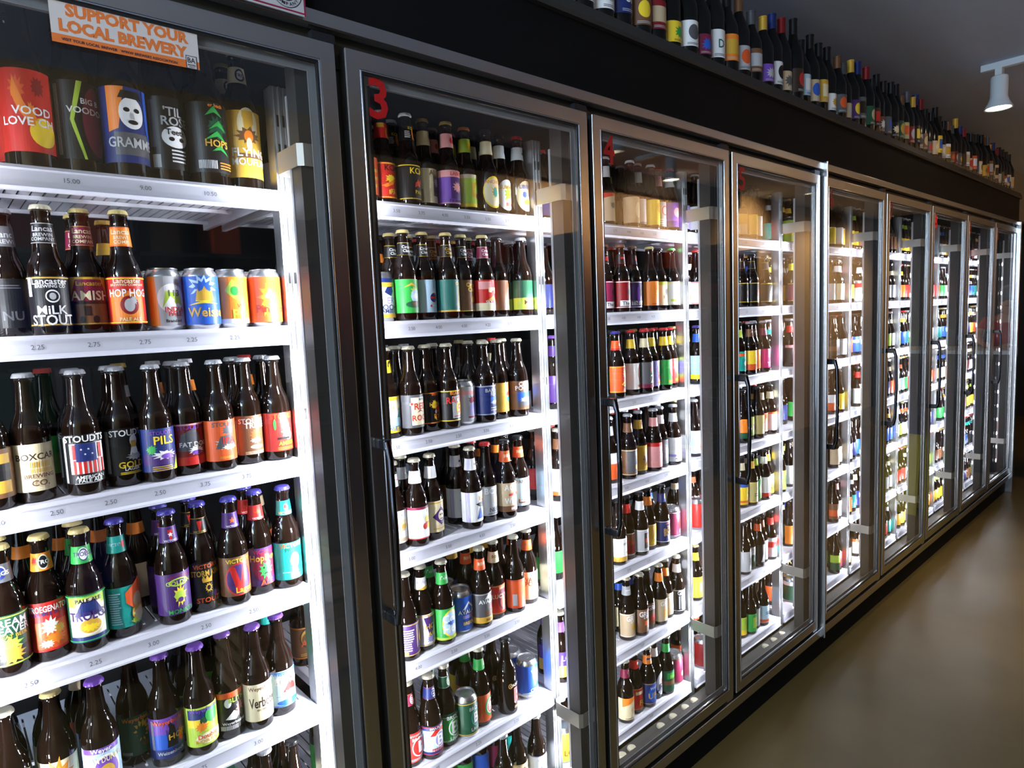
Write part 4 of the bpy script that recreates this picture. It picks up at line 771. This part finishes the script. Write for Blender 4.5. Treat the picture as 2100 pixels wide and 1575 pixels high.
6|4|2.857,0.192|L|k|O;r -1 .5 1 1 w|-|orange label with white top
6|4|2.933,0.178|L|k|y;f .3 .5 .3 .3 a|-|yellow label
6|4|3.053,0.192|L|k|L;r -1 0 1 .3 g|-|lime label with green foot
6|4|3.196,0.178|L|k|w;p -1,0,1,.6,1,.2 r;b w|r|white label with red slash past the post
6|5|2.875,0.178|L|k|T;e .3 .5 .4 .3 c|-|tan label with cream disc
6|5|2.945,0.192|L|k|c;r -1 .6 1 .8 n|-|cream label with brown band
6|5|3.053,0.178|L|k|w;e .3 .5 .4 .2 r;b O|-|white label with red disc
6|5|3.212,0.192|L|k|b;e .6 .5 .5 .4 a;e .6 .5 .35 .3 n|-|blue label with brown oval past the post
6|6|2.874,0.178|L|k|n;r -1 .2 1 .6 O|-|brown label with orange band
6|6|2.945,0.192|L|k|w;f .3 .5 .4 .3 d|i|white label with dark sketch
6|6|3.053,0.178|L|k|O;e .3 .6 .4 .3 w|-|orange label with white disc
6|6|3.206,0.192|L|k|B;e .4 .5 .4 .4 c;e .5 .5 .25 .25 B|c|navy label with cream figure past the post
6|7|2.898,0.178|L|k|G;r -1 .5 1 1 L|-|green label with lime top
6|7|2.958,0.192|L|k|r;r -1 0 1 .2 m|-|red label
6|7|3.053,0.178|L|k|c;r -1 0 1 .3 T|-|cream label with tan foot
6|7|3.229,0.192|L|k|w;e .3 .4 .3 .3 k;r -1 .8 1 1 O|-|white label with black ring on lowest shelf
6|7|3.310,0.178|L|k|O;r -1 .5 1 1 L|-|orange and lime label on lowest shelf"""
PN = ['first', 'second', 'third', 'fourth', 'fifth', 'sixth', 'seventh', 'eighth', 'ninth', 'tenth', 'eleventh', 'twelfth']
cnt = {}; made = []; seen = set()
for ln in ROWS.split('\n'):
    F = ln.split('|'); n, s = int(F[0]), int(F[1]); x, y = map(float, F[2].split(','))
    kind, cap, spec, neck, desc = F[3:8]
    lohi = tuple(map(float, F[8].split(','))) if len(F) > 8 and kind != 'C' else None
    noun = 'beer can' if kind == 'C' else {'B': 'large dark bottle', 'H': 'heritage-shaped dark bottle', 'L': 'dark bottle'}[kind]
    sep = ', ' if kind == 'C' else ' with '
    lb = '%s%s%s, %s shelf, %s' % (noun, sep, desc, NTH[s], ORD[n])
    if kind == 'C': lb = desc+', %s shelf, %s' % (NTH[s], ORD[n])
    if len(lb.split()) > 16: lb = lb.replace('heritage-shaped ', '').replace('large ', '')
    assert lb not in seen, lb
    seen.add(lb)
    if len(lb.split()) > 16: lb = ' '.join(lb.split()[:16])
    e = make_drink(kind, cap, spec, neck, x, y, ZS[s]+.0004, lb, '%s on the %s shelf behind %s' % ('drinks', NTH[s], ORD[n]), rnd.uniform(-.16, .10), lohi)
    made.append((n, s, x, y, kind, e, lb, desc))
# second row behind the front bottles of the two nearest doors
bk = {}
for n, s, x, y, kind, e, lb, desc in made:
    if y > .21: bk.setdefault(s, []).append((x, y))
for n, s, x, y, kind, e, lb, desc in made:
    if n > 3 or y > .21: continue
    if n == 3 and s == 7: continue
    r = RAD[kind]; xx = x+rnd.uniform(-.002, .002); yy = y+2*r+.006
    if any(math.hypot(xx-a, yy-b) < r+.0315 for a, b in bk.get(s, [])): continue
    bk.setdefault(s, []).append((xx, yy))
    d2 = 'back-row copy of the ' + desc
    l2 = 'second-row %s behind the one with %s, %s shelf, %s' % ('can' if kind == 'C' else 'bottle', desc, NTH[s], ORD[n])
    if kind == 'C': l2 = 'second-row can behind the %s, %s shelf, %s' % (desc, NTH[s], ORD[n])
    if len(l2.split()) > 16:
        l2 = 'second-row bottle behind the %s, %s shelf, %s' % (desc, NTH[s], ORD[n])
    copy_thing(e, xx, yy, ZS[s]+.0004, l2, 'second-row drinks on the %s shelf behind %s' % (NTH[s], ORD[n]), rnd.uniform(-.2, .2))

# the many small bottles farther down the row and deep in the shelves: one object
def stock():
    cols = 'wcyrobgaTnLsBtlmOk'; caps = 'skyrwa'
    ms = [brownglass]+[paper(c) for c in cols]+[capmat(c) for c in caps]
    bm = nbm(); N = 14
    prof = [(.026, 0), (.0302, .004), (.0302, .024), (.0302, .098), (.0302, .112), (.0262, .137), (.0178, .158), (.0148, .182), (.0128, .21), (.0128, .2195)]
    def add(x, y, z, ci, cap):
        R = [[bm.verts.new((x+r*math.cos(2*PI*i/N), y+r*math.sin(2*PI*i/N), z+h)) for i in range(N)] for r, h in prof]
        R.append([bm.verts.new((x+.0158*math.cos(2*PI*i/N), y+.0158*math.sin(2*PI*i/N), z+.2195)) for i in range(N)])
        R.append([bm.verts.new((x+.0140*math.cos(2*PI*i/N), y+.0140*math.sin(2*PI*i/N), z+.2280)) for i in range(N)])
        for k, (a, b) in enumerate(zip(R, R[1:])):
            for i in range(N):
                f = bm.faces.new((a[i], a[(i+1) % N], b[(i+1) % N], b[i])); f.smooth = k < 9
                ang = 2*PI*(i+.5)/N
                f.material_index = 0
                if k == 2 and math.sin(ang) < .35: f.material_index = 1+ci
                if k == 6 and ci % 3 and math.sin(ang) < .5: f.material_index = 1+(ci*5 % len(cols))
                if k >= 9: f.material_index = 1+len(cols)+cap
        bm.faces.new(R[-1]).material_index = 1+len(cols)+cap
        bm.faces.new(list(reversed(R[0])))
    q = random.Random(3)
    def clash(x, y, s): return any(math.hypot(x-a, y-b) < .063 for a, b in bk.get(s, []))
    for n in range(2, 11):
        for s in range(1, 8):
            ci = q.randrange(len(cols)); x = bx(n)-.012
            ff = [(a[2], a[3], RAD[a[4]]) for a in made if a[1] == s and abs(a[2]-bx(n)) < 1.2]
            while x < bx(n)+.645:
                if q.random() < .55: ci = q.randrange(len(cols))
                cp = q.randrange(len(caps))
                rows = (0, 1) if n >= 7 else ((1,) if n >= 4 else (2,))
                for rw in rows:
                    yy = .184+rw*.068+q.uniform(-.003, .003)
                    if clash(x, yy, s) or any(math.hypot(x-a, yy-b) < r_+.0312 for a, b, r_ in ff): continue
                    if n < 4 and any(abs(x-a[2]) < .055 and a[4] == 'C' and a[1] == s for a in made): continue
                    if q.random() < .93: add(x, yy, ZS[s]+.0006, ci, cp)
                x += .0645
    return bm, ms
bm, ms = stock()
o = mesh_obj('stocked_bottles', bm, ms)
tag(o, 'dense stock of small bottles behind the far doors and deep in the shelves', 'bottles', kind='stuff')

# bottle tops below the lowest shelf are the stock standing on the cooler floor; bottles on top of the cooler
TOPC = 'swwBnRywmwosnpwTNlTawdTPdGNndkGKRksndTyswnRdNwTOBcaKndTsGnTk'
TOPT = ['S', 'D', 'B', 'A', 'M', 'O', 'R']
x = .72; i = 0
def nth_word(k):
    ones = ['', 'first', 'second', 'third', 'fourth', 'fifth', 'sixth', 'seventh', 'eighth', 'ninth', 'tenth', 'eleventh', 'twelfth', 'thirteenth', 'fourteenth', 'fifteenth', 'sixteenth', 'seventeenth', 'eighteenth', 'nineteenth']
    if k < 20: return ones[k]
    tens = {2: 'twent', 3: 'thirt', 4: 'fort', 5: 'fift', 6: 'sixt', 7: 'sevent'}[k//10]
    return tens+'ieth' if k % 10 == 0 else tens+'y-'+ones[k % 10]
wl = {}
def top_label(kind, ci, second, letter=''):
    key = (ci, second, kind, letter)
    if key in wl: return wl[key]
    rr = random.Random(ci+second+str(kind)); z0, z1 = ((.035, .125), (.05, .150), (.03, .105))[kind]
    spec = ci+(';e .1 .55 .5 .3 %s' % second if kind == 0 else ';r -.6 .25 .7 .8 %s' % second if kind == 1 else ';f .1 .5 .6 .35 %s' % second)
    if letter: spec += ';t .1 .5 .3 %s %s' % ('Q' if ci == 'w' else 'w', letter)
    spec += ';h -.5 .06 .6 .16 2 %s' % ('d' if ci in 'wcsyl' else 's')
    A = draw(spec, z0, z1, .041*1.1, .041*1.5); A.wrap(.006, lambda z: .041)
    ob = A.obj('front_label', None); me = ob.data; bpy.data.objects.remove(ob); wl[key] = me; return me
bm = nbm(); lathe(bm, [(.0168, .262), (.0162, .285), (.0160, .316), (.0172, .3165), (.0172, .322), (.012, .3235)], 20)
ob = mesh_obj('foil_cap', bm, [inkm], smooth=True); FOIL = ob.data; bpy.data.objects.remove(ob)
while x < 6.02:
    c1 = TOPC[i % len(TOPC)]; c2 = 'ayrcsTbOkw'[(i*7) % 10]
    if c2 == c1: c2 = 'd'
    c2 = {3: 'B', 4: 'y', 6: 'g', 9: 'w', 13: 's', 16: 'r'}.get(i, c2)
    kd = (i*5 % 7) % 3; h = 1.0+rnd.uniform(-.14, .06)
    fc = 'kkBnkRdkka'[(i*3) % 10]
    pos = 'numbering %d from the left' % (i+1)
    e = empty('large_bottle', (x, .062+rnd.uniform(-.004, .008), 2.3405+ZR),
              'tall dark bottle on the cooler top, %s label with %s mark, %s from the left' % (CN[c1], CN[c2], nth_word(i+1)), 'bottle', 'tall bottles standing on top of the cooler', rnd.uniform(-.5, .1))
    if len(e['label'].split()) > 16 or CN[c1] == CN[c2]: e['label'] = 'dark bottle on the cooler top, %s label, %s from the left' % (CN[c1], nth_word(i+1))
    e.scale = (1, 1, h)
    inst('bottle_glass', BODY['W'], e); inst('front_label', top_label(kd, c1, c2, {3: 'SI', 9: 'D'}.get(i, '')), e); inst('foil_cap', FOIL, e, m=mat('foil_'+CN[fc].replace(' ', '_'), PAL[fc], .4, .3))
    x += .0855+rnd.uniform(0, .006); i += 1

# ------------------------------------------------------------------ track light
tr = empty('track_light', (3.925, 0, CEIL), 'white ceiling track with cylindrical spot heads pointing down over the aisle', 'light')
bm = nbm(); box(bm, -.018, .018, -2.2, -.20, -.036, 0); bevel(mesh_obj('track_rail', bm, mat('white_lamp_enamel', (.62, .68, .72), .4), tr), .003)
lampm = mat('warm_lamp_face', (1, .9, .75), emit=(1.0, .80, .52), es=16)
for yy in (-.287, -1.10, -1.86):
    bm = nbm(); lathe(bm, [(.012, -.085), (.012, -.036)], 16)
    box(bm, -.03, .03, -.016, .016, -.075, -.036)
    for v in bm.verts: v.co.y += yy
    hd = mesh_obj('spot_head', bm, MATS['white_lamp_enamel'], tr)
    bm = nbm(); lathe(bm, [(.038, -.078), (.042, -.085), (.042, -.19), (.050, -.215), (.066, -.245), (.067, -.252), (.060, -.250), (.045, -.215), (.001, -.215)], 28, close=False)
    hb = mesh_obj('spot_shade', bm, MATS['white_lamp_enamel'], hd, smooth=True); hb.location = (0, yy, 0)
    bm = nbm(); lathe(bm, [(.0595, -.2425), (.0585, -.2450)], 28); bu = mesh_obj('lamp_lens', bm, lampm, hd); bu.location = (0, yy, 0)
def spot(x, y, z, power, ang=75, tgt=None):
    d = bpy.data.lights.new('spot_lamp_light', 'SPOT'); d.energy = power; d.spot_size = math.radians(ang); d.spot_blend = .8; d.color = (1, .76, .48); d.shadow_soft_size = .05
    o = bpy.data.objects.new('spot_lamp_light', d); COL.objects.link(o); o.location = (x, y, z)
    t = Vector(tgt or (x, y, 0)) - o.location; o.rotation_euler = t.to_track_quat('-Z', 'Y').to_euler()
for yy, pw in ((-.287, .62), (-1.10, 1.2), (-1.86, 1.2)): spot(3.925, yy, CEIL-.26, SPOT_W*pw)
# the shop's other ceiling spots, up the aisle and washing the tan wall opposite the cooler
for x_, y_, tg, pw in ((1.3, -.95, (1.6, -.75, 0), .35), (6.4, -1.2, (6.6, -1.2, 0), .2), (4.9, -1.9, (4.7, -2.65, 2.55), 2.2), (6.6, -1.9, (6.6, -2.65, 2.45), 2.4), (8.3, -1.7, (8.3, -2.65, 1.9), 2.6), (3.3, -1.9, (3.3, -2.65, 2.5), 1.5), (9.6, -1.6, (9.6, -2.65, 1.8), 2.0)):
    bm = nbm(); lathe(bm, [(.055, CEIL-.001), (.055, CEIL-.10), (.048, CEIL-.10), (.048, CEIL-.03), (.001, CEIL-.03)], 20, close=False)
    o = mesh_obj('ceiling_can_light', bm, MATS['white_lamp_enamel'], smooth=True); o.location = (x_, y_, 0)
    tag(o, 'small white ceiling can light, out of frame, %s along the shop' % nth_word(1+sum(1 for a_ in (1.3, 3.3, 4.9, 6.4, 6.6, 8.3, 9.6) if a_ < x_)), 'light', 'ceiling can lights')
    spot(x_, y_, CEIL-.105, SPOT_W*pw, 95, tg)
# loose crown caps on the ledge below the lowest shelves
for n_, xs in ((4, (.958, 1.011, 1.184, 1.262, 1.342, 1.405)), (5, (1.98, 2.06, 2.14))):
    for k, x_ in enumerate(xs):
        o = inst('bottle_cap', CAPM, None, (x_, .108, -.0215+ZR), capmat('c')); o.rotation_euler = (0, 0, k)
        tag(o, 'loose bottle cap below the lowest shelf of %s, %s from the left' % (ORD[n_], PN[k]), 'bottle cap', 'loose bottle caps behind '+ORD[n_])
# ------------------------------------------------------------------ across the aisle (seen mirrored in the door glass)
g = empty('store_shelving', (1.0, -2.40, 0), 'dark store shelving against the tan wall, mirrored in the door glass', 'shelving')
bm = nbm()
for z in (.10, .50, .90, 1.30, 1.70, 2.06): box(bm, -1.9, 5.0, -.22, .20, z-.02, z)
for k in range(8): box(bm, -1.9+k*.985-.0, -1.88+k*.985, -.22, .20, 0, 2.3)
box(bm, -1.9, 5.0, -.235, -.22, 0, 2.3)
mesh_obj('shelving_frame', bm, mat('dark_shelving', (.05, .04, .035), .6), g)
q = random.Random(11); bm = nbm(); cl = []
rowc = [['N', 'k', 'n'], ['k', 'N', 'B'], ['N', 'n', 'k'], ['d', 'G', 'N'], ['r', 'B', 'R'], ['O', 'R', 'n']]
for s_, z in enumerate((.10, .50, .90, 1.30, 1.70, 2.06)):
    x = -.85
    while x < 5.8:
        if q.random() < .85 and (x-(-.9)) % .985 > .04 and (x-(-.9)+.135) % .985 > .17 :
            c = q.choice(rowc[s_])
            if c not in cl: cl.append(c)
            box(bm, x, x+.13, -2.5, -2.24, z+.001, z+q.uniform(.20, .28), cl.index(c))
        x += .145
o = mesh_obj('carton_stock', bm, [paper(c) for c in cl]); tag(o, 'rows of coloured six-pack cartons on the store shelving, seen only mirrored', 'cartons', kind='stuff')
# slatted wooden crate beside the camera
cr = empty('wooden_crate', (.55, -1.72, 0), 'pale slatted wooden crate on the floor across the aisle, mirrored in the nearest doors', 'crate')
bm = nbm()
for k in range(5):
    z = .05+k*.085
    box(bm, -.36, .36, -.19, -.175, z, z+.055); box(bm, -.36, .36, .175, .19, z, z+.055); box(bm, -.36, -.345, -.175, .175, z, z+.055); box(bm, .345, .36, -.175, .175, z, z+.055)
mesh_obj('crate_slats', bm, mat('pale_wood', (.50, .30, .14), .6, noise=.3, nscale=30), cr)
bm = nbm()
for sx in (-1, 1):
    for sy in (-1, 1): box(bm, sx*.34-.012, sx*.34+.012, sy*.165-.0095, sy*.165+.0095, 0, .47)
box(bm, -.344, .344, -.17, .17, .03, .045)
mesh_obj('crate_corner_posts', bm, MATS['pale_wood'], cr)
# yellow floor sign, mirrored in door 7
ys = empty('wet_floor_sign', (5.07, -.47, 0), 'yellow folding wet floor sign on the floor, mirrored in the seventh door', 'sign', rz=-1.35)
ym = mat('yellow_plastic', (.55, .48, .02), .45)
for sg in (-1, 1):
    bm = nbm(); v = [bm.verts.new(p) for p in ((-.14, sg*.11, 0), (.14, sg*.11, 0), (.115, sg*.012, .62), (-.115, sg*.012, .62))]
    bm.faces.new(v); o = mesh_obj('sign_panel', bm, ym, ys); md = o.modifiers.new('s', 'SOLIDIFY'); md.thickness = .008; md.offset = 0
A = Art(); A.text('CAUTION', 0, .50, .045, inkm, maxw=.19, bold=.03); A.text('WET FLOOR', 0, .14, .035, inkm, maxw=.19, bold=.03)
A.poly([(-.06, .22), (.07, .22), (.05, .25), (-.04, .25)], inkm); A.poly([(-.05, .26), (.0, .24), (.07, .36), (.03, .38)], inkm)
for v in A.bm.verts: v.co.y = .115-.098*(v.co.z/.62)+.006
for v in A.bm.verts: v.co.x *= -1
A.obj('sign_print', ys)
# bar counter and person at the far end
bc = empty('bar_counter', (7.02, -.62, 0), 'dark bar counter with a white edged top beyond the far end of the cooler', 'counter')
bm = nbm(); box(bm, -.30, .30, -.56, .60, 0, 1.145); mesh_obj('counter_base', bm, mat('dark_counter', (.03, .028, .026), .6), bc)
bm = nbm(); box(bm, -.34, .34, -.60, .64, 1.146, 1.182); bevel(mesh_obj('counter_top', bm, mat('white_laminate', (.75, .78, .76), .3), bc), .003)
P = empty('person', (7.62, -.28, 0), 'person in a red shirt leaning both forearms on the bar counter', 'person', rz=0)
skin = mat('skin', (.55, .28, .16), .5); shirt = mat('red_shirt', (.42, .02, .02), .8); hair = mat('dark_hair', (.012, .008, .006), .6)
def skinned(name, pts, edges, rads, m, sub=2):
    me = bpy.data.meshes.new(name); me.from_pydata(pts, edges, []); o = bpy.data.objects.new(name, me); link(o, P)
    sk = o.modifiers.new('skin', 'SKIN')
    for i, r_ in enumerate(rads): me.skin_vertices[0].data[i].radius = (r_, r_) if not isinstance(r_, tuple) else r_
    me.skin_vertices[0].data[0].use_root = True
    sb = o.modifiers.new('sub', 'SUBSURF'); sb.levels = sub; sb.render_levels = sub
    me.materials.append(m); return o
B_ = [(0, 0, .95), (-.03, 0, 1.12), (-.08, 0, 1.30), (-.12, 0, 1.43), (-.14, 0, 1.50), (-.17, 0, 1.58), (-.175, 0, 1.68),
      (-.12, -.19, 1.42), (-.30, -.24, 1.27), (-.52, -.14, 1.225), (-.60, -.10, 1.215),
      (-.12, .19, 1.42), (-.30, .24, 1.27), (-.52, .14, 1.225), (-.60, .10, 1.215),
      (.0, -.10, .88), (.02, -.10, .48), (.06, -.11, .08), (-.08, -.11, .045), (.0, .10, .88), (.02, .10, .48), (.06, .11, .08), (-.08, .11, .045)]
E_ = [(0, 1), (1, 2), (2, 3), (3, 4), (4, 5), (5, 6), (3, 7), (7, 8), (8, 9), (9, 10), (3, 11), (11, 12), (12, 13), (13, 14), (0, 15), (15, 16), (16, 17), (17, 18), (0, 19), (19, 20), (20, 21), (21, 22)]
R_ = [.13, .125, .15, .12, .055, .085, .085, .055, .042, .028, .030, .055, .042, .028, .030, .09, .06, .045, .04, .09, .06, .045, .04]
bd = skinned('body', B_, E_, R_, skin)
for sg in (-1, 1):                                  # hands: palm carries five bent fingers
    F_ = []; FE = []; FR = []
    base = (-.60, sg*.10, 1.215); F_.append(base); FR.append(.026); F_.append((-.655, sg*.08, 1.205)); FR.append(.030); FE.append((0, 1))
    for k in range(4):
        oy = (k-1.5)*.019; a = len(F_)
        F_ += [(-.675, sg*.075+oy, 1.207), (-.705-.006*(1 if k in (1, 2) else 0), sg*.07+oy, 1.206), (-.735-.008*(1 if k in (1, 2) else 0), sg*.068+oy, 1.196)]
        FR += [.0095, .0088, .0075]; FE += [(1, a), (a, a+1), (a+1, a+2)]
    a = len(F_); F_ += [(-.635, sg*.045, 1.205), (-.662, sg*.028, 1.202), (-.685, sg*.022, 1.196)]; FR += [.011, .0095, .008]; FE += [(1, a), (a, a+1), (a+1, a+2)]
    skinned('hand', F_, FE, FR, skin, 1)
skinned('shirt', [(0, 0, .93), (-.03, 0, 1.12), (-.08, 0, 1.30), (-.12, 0, 1.42), (-.12, -.19, 1.42), (-.24, -.225, 1.32), (-.12, .19, 1.42), (-.24, .225, 1.32)],
        [(0, 1), (1, 2), (2, 3), (3, 4), (4, 5), (3, 6), (6, 7)], [(.145, .19), (.14, .18), (.165, .20), (.13, .15), .072, .062, .072, .062], shirt)
skinned('trousers', [(0, 0, .93), (.0, -.10, .86), (.02, -.10, .48), (.06, -.11, .10), (.0, .10, .86), (.02, .10, .48), (.06, .11, .10)],
        [(0, 1), (1, 2), (2, 3), (0, 4), (4, 5), (5, 6)], [.15, .105, .075, .06, .105, .075, .06], mat('dark_jeans', (.02, .025, .05), .8))
bm = nbm(); bmesh.ops.create_uvsphere(bm, u_segments=20, v_segments=12, radius=.115)
for v in bm.verts:
    v.co.z = max(v.co.z, -.06); v.co += Vector((-.150, 0, 1.685))
    if v.co.x < -.235: v.co.x = -.235
mesh_obj('hair', bm, hair, P, smooth=True)
for sg in (-1, 1):
    bm = nbm(); bmesh.ops.create_uvsphere(bm, u_segments=10, v_segments=8, radius=.012, matrix=Matrix.Translation((-.252, sg*.033, 1.645))); mesh_obj('eye', bm, inkm, P, smooth=True)
bm = nbm(); bmesh.ops.create_cone(bm, cap_ends=True, segments=8, radius1=.017, radius2=.006, depth=.045, matrix=Matrix.Translation((-.265, 0, 1.62))); mesh_obj('nose', bm, skin, P, smooth=True)
bm = nbm(); box(bm, -.253, -.246, -.025, .025, 1.582, 1.590); mesh_obj('mouth', bm, mat('lips', (.30, .08, .06), .5), P)
